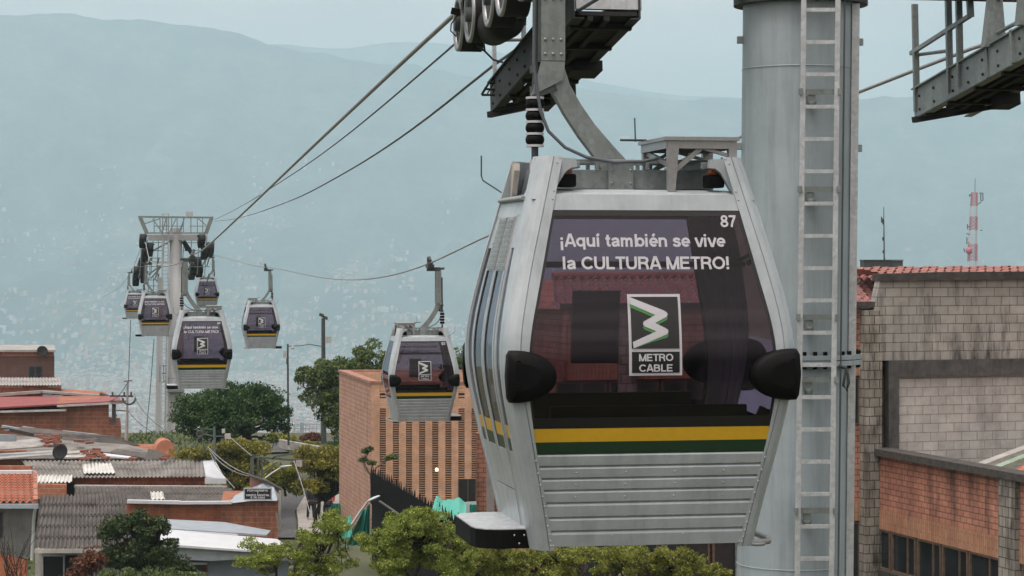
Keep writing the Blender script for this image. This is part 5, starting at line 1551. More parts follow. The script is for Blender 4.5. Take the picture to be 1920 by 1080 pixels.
# ================================================================ BRICK BUILDING WITH SLOTTED WALLS
BY = 85.0
h = empty('brick_building', P(696, 1010, BY), 0, 'tall brick building with slotted walls behind gondola 92', 'building')
q = lambda x, y, Y: P(x, y, Y) - h.location
ztop = q(696, 719, BY).z; zbot = q(696, 1060, BY).z
xs0 = 0.0; xs1 = q(903, 700, BY).x
mb = MB()
k = BY / F
# front face: strips of brick between the slotted columns, thin bars crossing each column
cols_ = [(712 + 24.6 * i, 723.5 + 24.6 * i) for i in range(8)]
edges = [696] + [c for ab in cols_ for c in ab] + [903]
zt = q(0, 812, BY).z; zg = q(0, 940, BY).z
for i in range(0, len(edges), 2):
    x0, x1 = (edges[i] - 696) * k, (edges[i + 1] - 696) * k
    mb.box(x0, x1, 0, .30, zbot, ztop)
for (a, b_) in cols_:
    x0, x1 = (a - 696) * k, (b_ - 696) * k
    mb.box(x0, x1, .0, .30, q(0, 766, BY).z, ztop - .55)
    mb.box(x0, x1, .0, .30, ztop - .12, ztop)
    z = q(0, 766, BY).z
    for kk in range(3): mb.box(x0, x1, .02, .30, ztop - .22 - kk * .14, ztop - .17 - kk * .14)
    mb.box(x0, x1, .0, .30, zbot, zg - 1.2)
    while z > zg - 1.1:
        mb.box(x0, x1, .012, .29, z - .079, z - .047); z -= .0845
wl = mb.build('front_wall', M['slot'], h)
mb = MB()
dep = 8.4; sk = (636 - 696) * 93.4 / F + 0
xl = P(636, 480, 93.4).x - h.location.x
mb.hexa([(xl, dep, zbot), (0, 0.0, zbot), (.25, .02, zbot), (xl + .3, dep, zbot), (xl, dep, ztop), (0, 0.0, ztop), (.25, .02, ztop), (xl + .3, dep, ztop)])
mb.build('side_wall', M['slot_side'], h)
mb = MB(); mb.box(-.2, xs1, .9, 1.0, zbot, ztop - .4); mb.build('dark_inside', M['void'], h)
mb = MB()
mb.hexa([(xl - .05, dep, ztop), (-.05, -.04, ztop), (.28, -.02, ztop), (xl + .35, dep, ztop), (xl - .05, dep, ztop + .09), (-.05, -.04, ztop + .09), (.28, -.02, ztop + .09), (xl + .35, dep, ztop + .09)])
mb.box(.28, xs1 + .02, -.04, .32, ztop, ztop + .09)
mb.box(xl + .35, xs1, dep - .3, dep, ztop - .0, ztop + .09)
mb.build('coping', mat_plain('brick_coping', (.30, .16, .11), .9, var=.15, scale=3), h)
mb = MB(); mb.box(xl + .3, xs1, dep - .4, dep - .06, ztop - 1.2, ztop - .001); mb.build('back_wall', M['slot'], h)
mb = MB(); mb.hexa([(xl + .3, dep - .4, ztop - 1.3), (.2, .3, ztop - 1.3), (xs1, .3, ztop - 1.3), (xs1, dep - .4, ztop - 1.3), (xl + .3, dep - .4, ztop - 1.2), (.2, .3, ztop - 1.2), (xs1, .3, ztop - 1.2), (xs1, dep - .4, ztop - 1.2)]); mb.build('flat_roof', M['conc'], h)
mb = MB()
x0, x1 = (860 - 696) * k, (892 - 696) * k
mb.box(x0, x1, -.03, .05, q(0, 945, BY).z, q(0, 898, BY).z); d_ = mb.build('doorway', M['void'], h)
mb = MB()
for t in (0, .55, 1): mb.bar((x0 + (x1 - x0) * t, -.05, q(0, 945, BY).z), (x0 + (x1 - x0) * t, -.05, q(0, 898, BY).z), .04, .04)
mb.build('door_gate', M['iron'], d_)
mb = MB(); c = q(819, 881, BY - .15)
mb.lathe(c, [(0, -.075), (.055, -.055), (.07, 0), (.05, .06), (0, .08)], 12)
ml, n, b, L = newmat('lit_bulb'); b.inputs['Emission Color'].default_value = (1, .85, .5, 1); b.inputs['Emission Strength'].default_value = 1.3; b.inputs['Base Color'].default_value = (.9, .8, .6, 1)
o = mb.build('wall_lamp', ml, h)
# ================================================================ LONG BRICK WING AND GABLED BUILDING, RIGHT
RB = math.radians(17.67)                          # the building is turned: its front runs along e2
O_ = Vector((P(1645, 480, 51).x, 51, 0))
bld = empty('brick_building', (O_.x, O_.y, -13.5), RB, 'large building of grey block gable and orange brick wings at the right', 'building')
inv2 = Matrix.Rotation(-RB, 4, 'Z')
lz = lambda z: z + 13.5
def rb(px, py, Y): return inv2 @ (P(px, py, Y) - bld.location)
def onfront(px, yy=0.0):
    """local x on the front plane (local y = yy) seen at photo px"""
    lo, hi = -30, 30
    for _ in range(50):
        m_ = (lo + hi) / 2; wv = Matrix.Rotation(RB, 3, 'Z') @ Vector((m_, yy, 0)) + Vector(bld.location)
        if 960 + wv.x / wv.y * F < px: lo = m_
        else: hi = m_
    return lo
def Yfront(x, yy=0.0): return (Matrix.Rotation(RB, 3, 'Z') @ Vector((x, yy, 0)) + Vector(bld.location)).y
def zf(py, px, yy=0.0): return lz(Zp(py, Yfront(onfront(px, yy), yy)))
# front gable: local x to the right/back, local y back; the front at y=0
xg0, xg1 = onfront(1650), onfront(2350)
mb = MB()
zt = zf(526, 1750); zbm0 = zf(706, 1750); zbm1 = zf(675, 1750)
mb.poly_prism([(xg0 - .38, 0, zbm1), (xg1, 0, zbm1), (xg1, 0, zt + .05), (xg0, 0, zt)], (0, .25, 0)); mb.build('gable_wall', M['block'], bld)
mb = MB(); mb.box(xg0 + .2, xg1, .03, .25, 0, zbm0); mb.build('infill_wall', M['block_pale'], bld)
mb = MB(); mb.box(onfront(1665), xg1, -.04, .2, zbm0, zbm1); mb.box(onfront(1665), onfront(1684), -.041, .2, 2, zbm0 + .01); mb.build('concrete_frame', M['dark_conc'], bld)
mb = MB(); mb.poly_prism([(xg0 - .03, -.10, zt + .0), (xg1, -.10, zt + .05), (xg1, -.10, zt + .22), (xg0 + 1.5, -.10, zt + .19), (xg0 - .03, -.10, zt + .15)], (0, .42, 0)); mb.build('gable_coping', M['moss'], bld)
mb = MB(); mb.box(onfront(1618), onfront(1649.5), -.12, .2, 0, zf(582, 1635)); mb.build('pilaster', M['split'], bld)
# left wing: front wall from px 1010 to 1618
xw0, xw1 = onfront(1068), onfront(1620)
zp = zf(577, 1600)
mb = MB()
wy0, wy1 = zf(800, 1600), zf(705, 1600)
wy2, wy3 = 3.0, zf(978, 1600)
mb.box(xw0, xw1, .15, .4, wy1, zp); mb.box(xw0, xw1, .15, .4, wy3, wy0)
mb.build('wing_wall', M['clay_pink'], bld)
mb = MB(); mb.box(xw0, xw1, .145, .38, wy1, wy1 + .42); mb.box(xw0, xw1, .145, .38, wy3, wy3 + .42); mb.build('upright_course', M['soldier'], bld)
for (z0, z1) in ((wy0, wy1), (wy2, wy3)):
    x = xw1
    while x > xw0 + .5:
        f = MB(); f.box(x - 1.15, x - .02, .18, .26, z0 + .02, z1 - .02); fo = f.build('window', M['rust'], bld)
        f = MB(); f.box(x - 1.10, x - .62, .165, .20, z0 + .07, z1 - .07); f.box(x - .56, x - .07, .165, .20, z0 + .07, z1 - .07); f.build('pane', M['glass_win'], fo)
        x -= 1.2
mb = MB(); mb.box(xw0 - .05, xw1 + .35, .02, .5, zp, zp + .13); mb.build('wing_coping', M['moss'], bld)
for px_ in (1180, 1400):
    mb = MB(); xx = onfront(px_); mb.box(xx - .2, xx + .2, .05, .3, 0, zp); mb.build('pilaster', M['split'], bld)
# tiled roof behind the parapet
mb = MB()
e0, e1_ = Vector((xw0 - .2, .45, zp + .05)), Vector((xg1, .45, zp + .05))
RY = 2.6
r0, r1 = Vector((xw0 + .5, RY, lz(Zp(520, Yfront(xw0 + .5, RY))))), Vector((xg1, RY, lz(Zp(509, Yfront(0, RY)))))
wavy(mb, e0, e1_, r0, r1, .21, .05, 8, step=.03, rag=.008)
mb.build('roof', M['tile_pink'], bld)
mb = MB(); mb.tube([r0 + Vector((0, 0, .02)), r1 + Vector((0, 0, .02))], .10, 8); mb.build('ridge_tile', M['tile_pink'], bld)
mb = MB(); mb.poly_prism([(xw0 - .2, .45, zp + .05), (xw0 + .5, RY, r0.z - .05), (xw0 - .2, 2 * RY, zp + .05)], (-.1, 0, 0)); mb.build('hip_wall', M['clay_pink'], bld)
mb = MB(); mb.box(xw0, xg1, .42, 2 * RY - .3, 0, zp - .05); mb.build('end_wall', M['clay_pink'], bld)
# gable roof edge seen just above the coping
mb = MB(); wavy(mb, (xg0 + .1, .35, zt + .12), (xg1, .35, zt + .18), (xg0 + .1, 2.2, zt + .24), (xg1, 2.2, zt + .30), .21, .05, 5, step=.03, rag=.012); mb.build('gable_tiles', M['tile_pink'], bld)
# ---- right lower wing: runs from the gable toward the camera, wall plane at local x = 0
wing = empty('brick_annex', (O_.x, O_.y, -13.5), RB, 'orange brick annex with a mossy coping and a row of dark windows, lower right', 'building')
ZC = lz(-4.42); L_ = 16.0
def wbox(mb, s0, s1, z0, z1, o0=0.0, o1=.25, mi=0): mb.box(o0, o1, -s1, -s0, z0, z1, mi)
ZW1, ZW0, ZS = lz(-6.05), lz(-6.95), lz(-5.62)
mb = MB(); wbox(mb, 0, L_, ZS, ZC); wbox(mb, 0, L_, 0, ZW0 - .1); mb.build('wall', M['clay_pink'], wing)
mb = MB(); wbox(mb, 0, L_, ZW1, ZS, -.012, .25); mb.build('upright_course', M['soldier'], wing)
mb = MB(); wbox(mb, -.12, L_, ZC, ZC + .15, -.14, .34); mb.build('coping', M['moss'], wing)
mb = MB(); wbox(mb, 0, L_, ZW0 - .1, ZW0, -.06, .25); mb.build('sill', M['iron'], wing)
for s0, s1 in ((5.5, 6.15), (12.0, 12.65)):
    mb = MB(); wbox(mb, s0, s1, 0, ZC - .001, -.10, .2); mb.build('pilaster', M['split'], wing)
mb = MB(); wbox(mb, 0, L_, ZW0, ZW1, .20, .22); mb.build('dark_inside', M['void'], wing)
for i, (s0, s1) in enumerate([(.02, .60), (.66, 1.78), (1.86, 2.92), (2.98, 4.06), (4.12, 5.38), (6.25, 7.4), (7.5, 8.6)]):
    fo = MB()
    for a, b_ in ((s0, s0 + .05), (s1 - .05, s1)): wbox(fo, a, b_, ZW0, ZW1, .0, .08)
    wbox(fo, s0 + .05, s1 - .05, ZW0, ZW0 + .05, .0, .08); wbox(fo, s0 + .05, s1 - .05, ZW1 - .05, ZW1, .0, .08)
    if s1 - s0 > .8: wbox(fo, (s0 * .35 + s1 * .65) - .015, (s0 * .35 + s1 * .65) + .015, ZW0 + .05, ZW1 - .05, .01, .06)
    fr = fo.build('window', M['rust'], wing)
    fo = MB(); wbox(fo, s0 + .05, s1 - .05, ZW0 + .05, ZW1 - .05, .045, .05); fo.build('pane', M['glass_win'], fr)
mb = MB()
wavy(mb, (1.6, -L_, ZC - .35), (1.6, -2.55, ZC - .35), (5.5, -L_, ZC + .62), (5.5, -1.1, ZC + .62), .21, .05, 12, step=.03, rag=.012); mb.build('roof', M['tile'], wing)
mb = MB(); mb.bar((1.2, -2.5, ZC - .25), (5.5, -.85, ZC + .66), .22, .10); mb.build('green_flashing', mat_plain('green_flashing', (.25, .33, .26), .6, var=.15), wing)
mb = MB(); mb.bar((1.0, -2.3, ZC - .15), (5.5, -.6, ZC + .76), .25, .06); mb.build('stone_edge', M['conc'], wing)
# ---- low brick wall with concrete pillars below the cabin
low = empty('brick_wall', P(1130, 1200, 60), 0, 'low pinkish brick wall with concrete pillars, half hidden behind the trees under the near cabin', 'wall')
q = lambda x, y, Y=60: P(x, y, Y) - low.location
mb = MB(); mb.poly_prism([q(893, 1230), q(1600, 1230), q(1600, 830), q(893, 812)], (0, .3, 0)); mb.build('wall', M['clay_pink'], low)
for a, b_ in ((912, 927), (1092, 1105), (1309, 1326)):
    mb = MB(); mb.poly_prism([q(a, 1230, 59.9), q(b_, 1230, 59.9), q(b_, 828, 59.9), q(a, 828, 59.9)], (0, .15, 0)); mb.build('pilaster', M['conc'], low)
mb = MB(); mb.poly_prism([q(940, 960, 59.93), q(975, 960, 59.93), q(975, 925, 59.93), q(940, 915, 59.93)], (0, .1, 0)); mb.build('grille', M['clay_dark'], low)
# ---- behind the roofs: water tank, aerial, lattice mast
t = empty('water_tank', P(1657, 530, 75), 0, 'dark grey rooftop tank peeping over the red tile roof', 'water tank')
mb = MB(); mb.box(-.64, .28, 0, .9, -.2, .725); mb.box(.285, .63, .02, .9, -.2, .72, 1); mb.build('tank_body', [mat_plain('tank_dark', (.04, .05, .055), .7), mat_plain('tank_side', (.07, .085, .09), .7)], t)
mb = MB(); mb.box(-.66, .65, -.02, .92, .726, .75); mb.build('tank_lid', M['galv_dark'], t)
t = empty('aerial_mast', P(1657, 495, 78), 0, 'thin aerial mast with small antennas standing behind the dark rooftop tank', 'mast')
q = lambda x, y, Y=78: P(x, y, Y) - t.location
mb = MB(); mb.tube([q(1658, 500), q(1657.5, 440), q(1657, 388)], [.028, .022, .012], 6); mb.build('pole', M['galv_dark'], t)
mb = MB()
for x, y, h_ in ((1653, 412, .10), (1655.5, 416, .09), (1655.5, 448, .06), (1656, 472, .05)): mb.bar(q(x, y) - Vector((0, 0, h_)), q(x, y) + Vector((0, 0, h_)), .04, .04)
for a, b_ in (((1657, 410), (1652, 411)), ((1657, 418), (1654, 418))): mb.bar(q(*a), q(*b_), .02, .02)
mb.build('antenna', M['galv_dark'], t)
mb = MB(); mb.tube([q(1650, 505), q(1644, 496, 77), q(1637, 488, 76)], .006, 4); mb.tube([q(1656, 470), q(1663, 500)], .006, 4); mb.build('stay', M['galv_dark'], t)
# red and white lattice mast
MY = 900; ms_ = MY / 300
t = empty('radio_mast', P(1822, 760, MY), 0, 'red and white lattice radio mast rising behind the tile roof', 'radio mast')
q = lambda x, y, Y=MY: P(x, y, Y) - t.location
mr_, mw = mat_plain('mast_red', (.40, .10, .13), .6), mat_plain('mast_white', (.48, .50, .52), .6)
mb = MB()
zb_, zt_ = q(0, 760).z, q(0, 361).z
nseg = 62
def red(y): return 361 <= y < 384 or 409 <= y < 435 or 460 <= y < 487 or 520 <= y < 550
for i in range(nseg):
    y0 = 361 + (760 - 361) * i / nseg; y1 = 361 + (760 - 361) * (i + 1) / nseg
    mi = 0 if red((y0 + y1) / 2) else 1
    def cor(y):
        hw = (.33 + .22 * (y - 361) / 150) * ms_
        c = q(1827 - (y - 361) * .03, y); return [c + Vector((sx * hw, sy * hw, 0)) for sx, sy in ((-1, -1), (1, -1), (1, 1), (-1, 1))]
    A, B = cor(y0), cor(y1)
    for j in range(4):
        mb.bar(A[j], B[j], .28, .28, mi); mb.bar(A[j], A[(j + 1) % 4], .13, .13, mi); mb.bar(A[j], B[(j + 1) % 4], .13, .13, mi)
        if mi == 0: mb.bar(A[(j + 1) % 4], B[j], .15, .15, mi)
mb.build('lattice', [mr_, mw], t)
mb = MB(); mb.tube([q(1828, 361), q(1828.5, 335)], .13, 5); mb.build('top_spike', M['galv_dark'], t)
for a, b_ in (((1836, 362), (1843, 362)), ((1839, 362), (1839, 376)), ((1843, 362), (1843, 376)), ((1839, 376), (1843, 376)), ((1834, 383), (1840, 378)), ((1817, 366), (1821, 366)), ((1818, 364), (1818, 369)), ((1812, 438), (1820, 440)), ((1813, 445), (1813, 458)), ((1807, 466), (1809, 473)), ((1815, 455), (1820, 455)), ((1838, 432), (1842, 432)), ((1814, 420), (1814, 430)), ((1814, 425), (1820, 425))):
    mb = MB(); mb.bar(q(*a), q(*b_), .36, .36); mb.build('antenna', M['galv_dark'], t)
mb = MB(); mb.lathe(q(1820, 470, MY - 2.4), [(0, .0), (.9, .15), (1.3, .6), (1.3, 1.5), (0, 1.5)], 14, axis=(-.5, 1, 0)); mb.build('drum_antenna', mr_, t)

# ---- black fence with jagged top, tarpaulins
fn = empty('black_fence', P(800, 1010, 66), 0, 'black spiky fence running down beside the slotted brick building', 'fence')
A = P(697, 886, 75); B = P(918, 1018, 57.0)
zt_ = A.z; A0 = Vector((A.x, A.y, 0)); B0 = Vector((B.x, B.y, 0))
mb = MB(); Ld = (B0 - A0).length; dn = (B0 - A0).normalized(); nn_ = Vector((dn.y, -dn.x, 0))
s_ = 0.0
m_fence = mat_plain('black_fence_paint', (.008, .008, .009), .85, var=.3, scale=3, spec=.12)
mb.bar(A0 - fn.location + Vector((0, 0, zt_ - .35)) * 1 + Vector((0, 0, 0)), B0 - fn.location + Vector((0, 0, zt_ - .35)), .05, .08)
fp = mb.build('rail', m_fence, fn)
mb = MB(); zl = Vector((0, 0, 1))
mb.hexa([A0 - fn.location + zl * (zt_ - 3.2), B0 - fn.location + zl * (zt_ - 3.2), B0 - fn.location + zl * (zt_ - 3.2) + nn_ * -.02, A0 - fn.location + zl * (zt_ - 3.2) + nn_ * -.02,
         A0 - fn.location + zl * (zt_ - .05), B0 - fn.location + zl * (zt_ - .05), B0 - fn.location + zl * (zt_ - .05) + nn_ * -.02, A0 - fn.location + zl * (zt_ - .05) + nn_ * -.02])
k_ = 0
while s_ < Ld:
    c = A0 + dn * s_ - fn.location + nn_ * (.03 + .02 * (k_ % 2)); h_ = rnd.uniform(-.02, .20); w0 = .13
    tl = rnd.uniform(-.05, .05)
    mb.add([c + zl * (zt_ - 1.0), c + dn * w0 * 2 + zl * (zt_ - 1.0), c + dn * w0 * 2 + zl * (zt_ + .02), c + dn * (w0 + tl) + zl * (zt_ + h_ + .10), c + zl * (zt_ + .02),
            c + zl * (zt_ - 1.0) + nn_ * .015, c + dn * w0 * 2 + zl * (zt_ - 1.0) + nn_ * .015, c + dn * w0 * 2 + zl * (zt_ + .02) + nn_ * .015, c + dn * (w0 + tl) + zl * (zt_ + h_ + .10) + nn_ * .015, c + zl * (zt_ + .02) + nn_ * .015],
           [(0, 1, 2, 3, 4), (9, 8, 7, 6, 5), (2, 3, 8, 7), (3, 4, 9, 8)])
    s_ += .22; k_ += 1
mb.build('spiked_panel', m_fence, fn)
mb = MB(); e = P(693, 948, 74.4) - fn.location; f_ = P(712, 948, 72.8) - fn.location
mb.poly_prism([Vector((e.x, e.y, zt_ - 3.3)), Vector((f_.x, f_.y, zt_ - 3.3)), Vector((f_.x, f_.y, zt_ - .0)), Vector((e.x, e.y, zt_ - 1.0))], (.05, .05, 0)); mb.build('end_panel', m_fence, fn)
mb = MB(); mb.tube([P(712, 940, 66) - fn.location, P(800, 1000, 60) - fn.location, P(842, 1028, 57) - fn.location], .035, 8); mb.build('handrail', M['iron'], fn)
def cloth(name, corners, mat_, label, n_=44, wob=.07, group='teal tarpaulins by the fence'):
    """hanging sheet between four corners with folds"""
    a, b_, c, d = map(Vector, corners); base = (a + b_) / 2
    nrm = (b_ - a).cross(d - a).normalized(); rows = []
    for j in range(n_ + 1):
        v = j / n_; row = []
        for i in range(n_ + 1):
            u = i / n_; p = (a + (b_ - a) * u) * (1 - v) + (d + (c - d) * u) * v
            row.append(p - base + nrm * (wob * math.sin(u * 11 + v * 2) * (.4 + v * .6) + wob * .5 * math.sin(u * 23 + 1)))
        rows.append(row)
    mb = MB(); mb.grid(rows); mb.grid([[p + nrm * .012 for p in r_] for r_ in rows])
    o = mb.build(name, mat_, loc=base); tag(o, label, 'tarpaulin', group); return o
cloth('tarpaulin', (P(648, 1022, 73), P(694, 1024, 73.3), P(694, 945, 73.3), P(676, 962, 73)), M['teal'], 'tall dark teal tarpaulin hanging at the left end of the black fence')
cloth('tarpaulin', (P(630, 1015, 76), P(660, 1005, 76), P(658, 965, 76.4), P(636, 985, 76)), M['teal_pale'], 'bunched pale teal tarpaulin half hidden by leaves left of the tall one')
cloth('tarpaulin', (P(618, 962, 92), P(640, 965, 92), P(638, 944, 92), P(622, 944, 92)), M['teal'], 'small teal tarpaulin under the olive tree by the people')
cloth('tarpaulin', (P(805, 975, 62), P(893, 978, 62), P(893, 941, 64), P(818, 934, 64)), M['teal_pale'], 'bright teal tarpaulin stretched below the doorway of the slotted building', wob=.05)
cloth('tarpaulin', (P(880, 978, 62.4), P(893, 978, 62.4), P(893, 946, 62.4), P(880, 946, 62.4)), M['teal'], 'narrow darker teal tarpaulin strip right of the white post', wob=.02)
mb = MB(); mb.bar(P(877.5, 976, 61.8), P(877.5, 943, 61.8), .09, .08); mb.bar(P(874, 943, 61.8), P(893, 942, 61.8), .05, .05)
tag(mb.build('white_post', M['white_metal']), 'white post beside the bright teal tarpaulin', 'post')
# ================================================================ TREES AND PLANTS
def leaf_mat(name, dark, mid, lite, trans=.25, nsc=1.1):
    m = bpy.data.materials.new(name); m.use_nodes = True
    n = m.node_tree; b = n.nodes['Principled BSDF']; L = n.links
    g = nd(n, 'ShaderNodeNewGeometry')
    r1 = ramp(n, [(0, dark), (.55, mid), (1, lite)])
    f = noise_tex(n, nsc, 3, .6)
    ad = nd(n, 'ShaderNodeMath', operation='MULTIPLY_ADD'); L.new(f, ad.inputs[0]); ad.inputs[1].default_value = 1.3
    sb = nd(n, 'ShaderNodeMath', operation='MULTIPLY_ADD'); L.new(g.outputs['Random Per Island'], sb.inputs[0]); sb.inputs[1].default_value = .55; sb.inputs[2].default_value = -.40
    L.new(sb.outputs[0], ad.inputs[2]); L.new(ad.outputs[0], r1.inputs[0])
    L.new(r1.outputs[0], b.inputs['Base Color'])
    b.inputs['Roughness'].default_value = .55; b.inputs['Specular IOR Level'].default_value = .3
    t = nd(n, 'ShaderNodeBsdfTranslucent'); L.new(r1.outputs[0], t.inputs['Color'])
    mx = nd(n, 'ShaderNodeMixShader'); mx.inputs[0].default_value = trans
    L.new(b.outputs[0], mx.inputs[1]); L.new(t.outputs[0], mx.inputs[2]); L.new(mx.outputs[0], n.nodes['Material Output'].inputs[0])
    return m
M['leaf_dark'] = leaf_mat('dark_leaves', (.010, .032, .010), (.036, .085, .022), (.105, .170, .045))
M['leaf_olive'] = leaf_mat('olive_leaves', (.050, .062, .010), (.20, .20, .034), (.42, .36, .085), .32)
M['leaf_fresh'] = leaf_mat('fresh_leaves', (.070, .095, .014), (.22, .24, .036), (.42, .40, .105), .38)
M['tuft_fresh'] = leaf_mat('tuft_fresh_leaves', (.045, .075, .012), (.185, .245, .040), (.42, .47, .125), .38, 4.5)
M['tuft_olive'] = leaf_mat('tuft_olive_leaves', (.038, .060, .011), (.18, .21, .036), (.42, .43, .11), .35, 4.5)
M['leaf_mid'] = leaf_mat('mid_leaves', (.022, .046, .014), (.080, .125, .034), (.20, .235, .075))
M['leaf_garden'] = leaf_mat('garden_leaves', (.010, .024, .009), (.040, .068, .022), (.13, .165, .055), .25, 3.0)
M['leaf_red'] = leaf_mat('reddish_leaves', (.05, .02, .012), (.13, .05, .03), (.22, .11, .06))
M['bark'] = mat_plain('dark_bark', (.035, .028, .024), .95, var=.35, scale=8, bmp=.5)
M['bark_lite'] = mat_plain('grey_bark', (.12, .10, .085), .95, var=.35, scale=8, bmp=.5)

def leaf_cloud(name, pts, size, mat_, parent, seed=1, flat=.0):
    """many small leaf-shaped faces, one at each point; pts: array (n, 3)"""
    rs = np.random.RandomState(seed)
    n_ = len(pts)
    d = rs.normal(size=(n_, 3)); d[:, 2] *= (1 - flat); d /= np.linalg.norm(d, axis=1)[:, None]
    e = np.cross(d, rs.normal(size=(n_, 3))); e /= np.linalg.norm(e, axis=1)[:, None] + 1e-9
    s = size * rs.uniform(.6, 1.35, n_)[:, None]
    a, b_ = d * s, e * s * .42
    nn_ = np.cross(d, e) * s * .18
    v = np.stack([pts - a, pts + b_ + nn_, pts + a, pts - b_ + nn_], 1).reshape(-1, 3)
    me = bpy.data.meshes.new(name)
    me.vertices.add(len(v)); me.vertices.foreach_set('co', v.ravel().astype(np.float32))
    me.loops.add(n_ * 4); me.loops.foreach_set('vertex_index', np.arange(n_ * 4, dtype=np.int32))
    me.polygons.add(n_); me.polygons.foreach_set('loop_start', np.arange(0, n_ * 4, 4, dtype=np.int32))
    me.polygons.foreach_set('loop_total', np.full(n_, 4, np.int32))
    me.materials.append(mat_)
    me.update(calc_edges=True)
    o = bpy.data.objects.new(name, me); COL.objects.link(o); o.parent = parent
    return o

def bend(a, b_, sag, k=6, jit=.0):
    a, b_ = Vector(a), Vector(b_)
    return [a.lerp(b_, t) + Vector((rnd.gauss(0, jit), rnd.gauss(0, jit), sag * 4 * t * (1 - t) + rnd.gauss(0, jit))) * (1 if 0 < t < 1 else 0) for t in [i / k for i in range(k + 1)]]

def tree(name, base, blobs, leaf, nleaf, mat_, label, cat='tree', clump=.34, nclump=70, trunk_r=.16, fork=None, group=None, bark=None, seed=3, shell=.55, limbs=14, trunks=1, spread=.0, low=-.35):
    """blobs: list of (dx, dy, dz, rx, ry, rz) crown lobes relative to the base"""
    base = Vector(base); root = empty(name, base, 0, label, cat, group)
    rs = np.random.RandomState(seed)
    vol = np.array([b_[3] * b_[4] * b_[5] for b_ in blobs]) ** .8; vol /= vol.sum()
    cl = []
    while len(cl) < nclump:
        k = rs.choice(len(blobs), p=vol); B = blobs[k]
        d = rs.normal(size=3); d /= np.linalg.norm(d)
        r_ = rs.uniform(shell, 1.0)
        if d[2] < low and rs.rand() < .8: continue
        p = np.array(B[:3]) + d * r_ * np.array(B[3:])
        cl.append((p, clump * rs.uniform(.65, 1.35)))
    pts = []
    per = nleaf // nclump
    for p, r_ in cl:
        d = rs.normal(size=(per, 3)); d /= np.linalg.norm(d, axis=1)[:, None]
        rad = r_ * rs.uniform(.25, 1.0, per) ** .5
        q_ = p + d * rad[:, None] * np.array([1.15, 1.15, .75])
        pts.append(q_)
    pts = np.concatenate(pts)
    leaf_cloud('crown', pts, leaf, mat_, root, seed)
    tb = MB()
    top = np.mean([b_[:3] for b_ in blobs], axis=0); zlow = min(b_[2] - b_[5] for b_ in blobs)
    fz = fork if fork is not None else max(.5, zlow + .1)
    for t in range(trunks):
        off = Vector((rs.uniform(-spread, spread), rs.uniform(-spread, spread), 0)) if trunks > 1 else Vector((0, 0, 0))
        f0 = off * .6 + Vector((top[0] * .25, top[1] * .25, fz))
        tb.tube(bend(off, f0, 0, 5, trunk_r * .25), [trunk_r * (1.25 - .4 * i / 5) for i in range(6)], 9)
        order = rs.permutation(len(cl))[:limbs]
        for i in order:
            p = Vector(cl[i][0]); L_ = (p - f0).length
            tb.tube(bend(f0, p, .06 * L_, 6, .03 * L_ ** .5), [trunk_r * .55 * (1 - .85 * k / 6) + .006 for k in range(7)], 6, cap=False)
    tb.build('trunk', bark or M['bark'], root)
    return root

def px_blobs(Y, base, lobes):
    """lobes given as photo px: (x, y, half width, half height) at depth Y (+dy)"""
    out = []
    for l in lobes:
        dy = l[4] if len(l) > 4 else 0
        p = P(l[0], l[1], Y + dy) - Vector(base); k = (Y + dy) / F
        out.append((p.x, p.y, p.z, l[2] * k, l[2] * k * .85, l[3] * k))
    return out

# round dark tree
b0 = P(435, 868, 112)
tree('round_tree', b0, px_blobs(112, b0, [(435, 782, 100, 52), (375, 785, 48, 48), (500, 782, 44, 50), (440, 760, 72, 36), (470, 760, 50, 40)]), .085, 30000, M['leaf_dark'],
     'broad round dark green tree with a flat base, under the silver gondola with the slogan', clump=.42, nclump=210, trunk_r=.13, fork=1.3, trunks=4, spread=1.4, limbs=16, shell=.72, seed=4, low=-.55)
# tall loose tree left of the slotted building
b0 = P(665, 860, 112)
tree('bushy_tree', b0, px_blobs(112, b0, [(688, 680, 50, 36), (640, 702, 48, 34), (588, 712, 38, 24), (615, 745, 45, 35), (640, 790, 42, 42), (700, 720, 40, 50), (572, 735, 26, 16), (650, 750, 50, 55)]), .10, 17000, M['leaf_mid'],
     'tall loose green tree rising behind the slotted brick building beside the lamp posts', clump=.42, nclump=120, trunk_r=.16, fork=1.0, limbs=30, seed=8, shell=.5)
b0 = P(872, 800, 118)
tree('bushy_tree', b0, px_blobs(118, b0, [(872, 690, 24, 40), (850, 700, 18, 24), (890, 705, 20, 40)]), .10, 3500, M['leaf_mid'], 'slice of green tree between gondola 92 and the near gondola', clump=.4, nclump=32, seed=9)
# olive bushes behind the sign house
b0 = P(430, 905, 107)
tree('olive_bush', b0, px_blobs(107, b0, [(372, 852, 40, 16), (425, 852, 50, 20), (470, 845, 34, 14), (400, 872, 34, 16), (450, 875, 40, 22), (455, 900, 30, 26), (440, 835, 30, 10)]), .085, 14000, M['leaf_olive'],
     'wide olive green bush below the round dark tree', 'bush', clump=.34, nclump=120, trunk_r=.07, fork=.4, limbs=24, seed=12, shell=.4)
b0 = P(535, 930, 101)
tree('olive_bush', b0, px_blobs(101, b0, [(520, 905, 24, 18), (548, 915, 20, 20), (505, 890, 20, 14), (545, 890, 20, 12)]), .08, 5000, M['leaf_fresh'], 'bright green bush behind the gable of the sign house', 'bush', clump=.3, nclump=45, trunk_r=.05, fork=.3, seed=13, shell=.4)
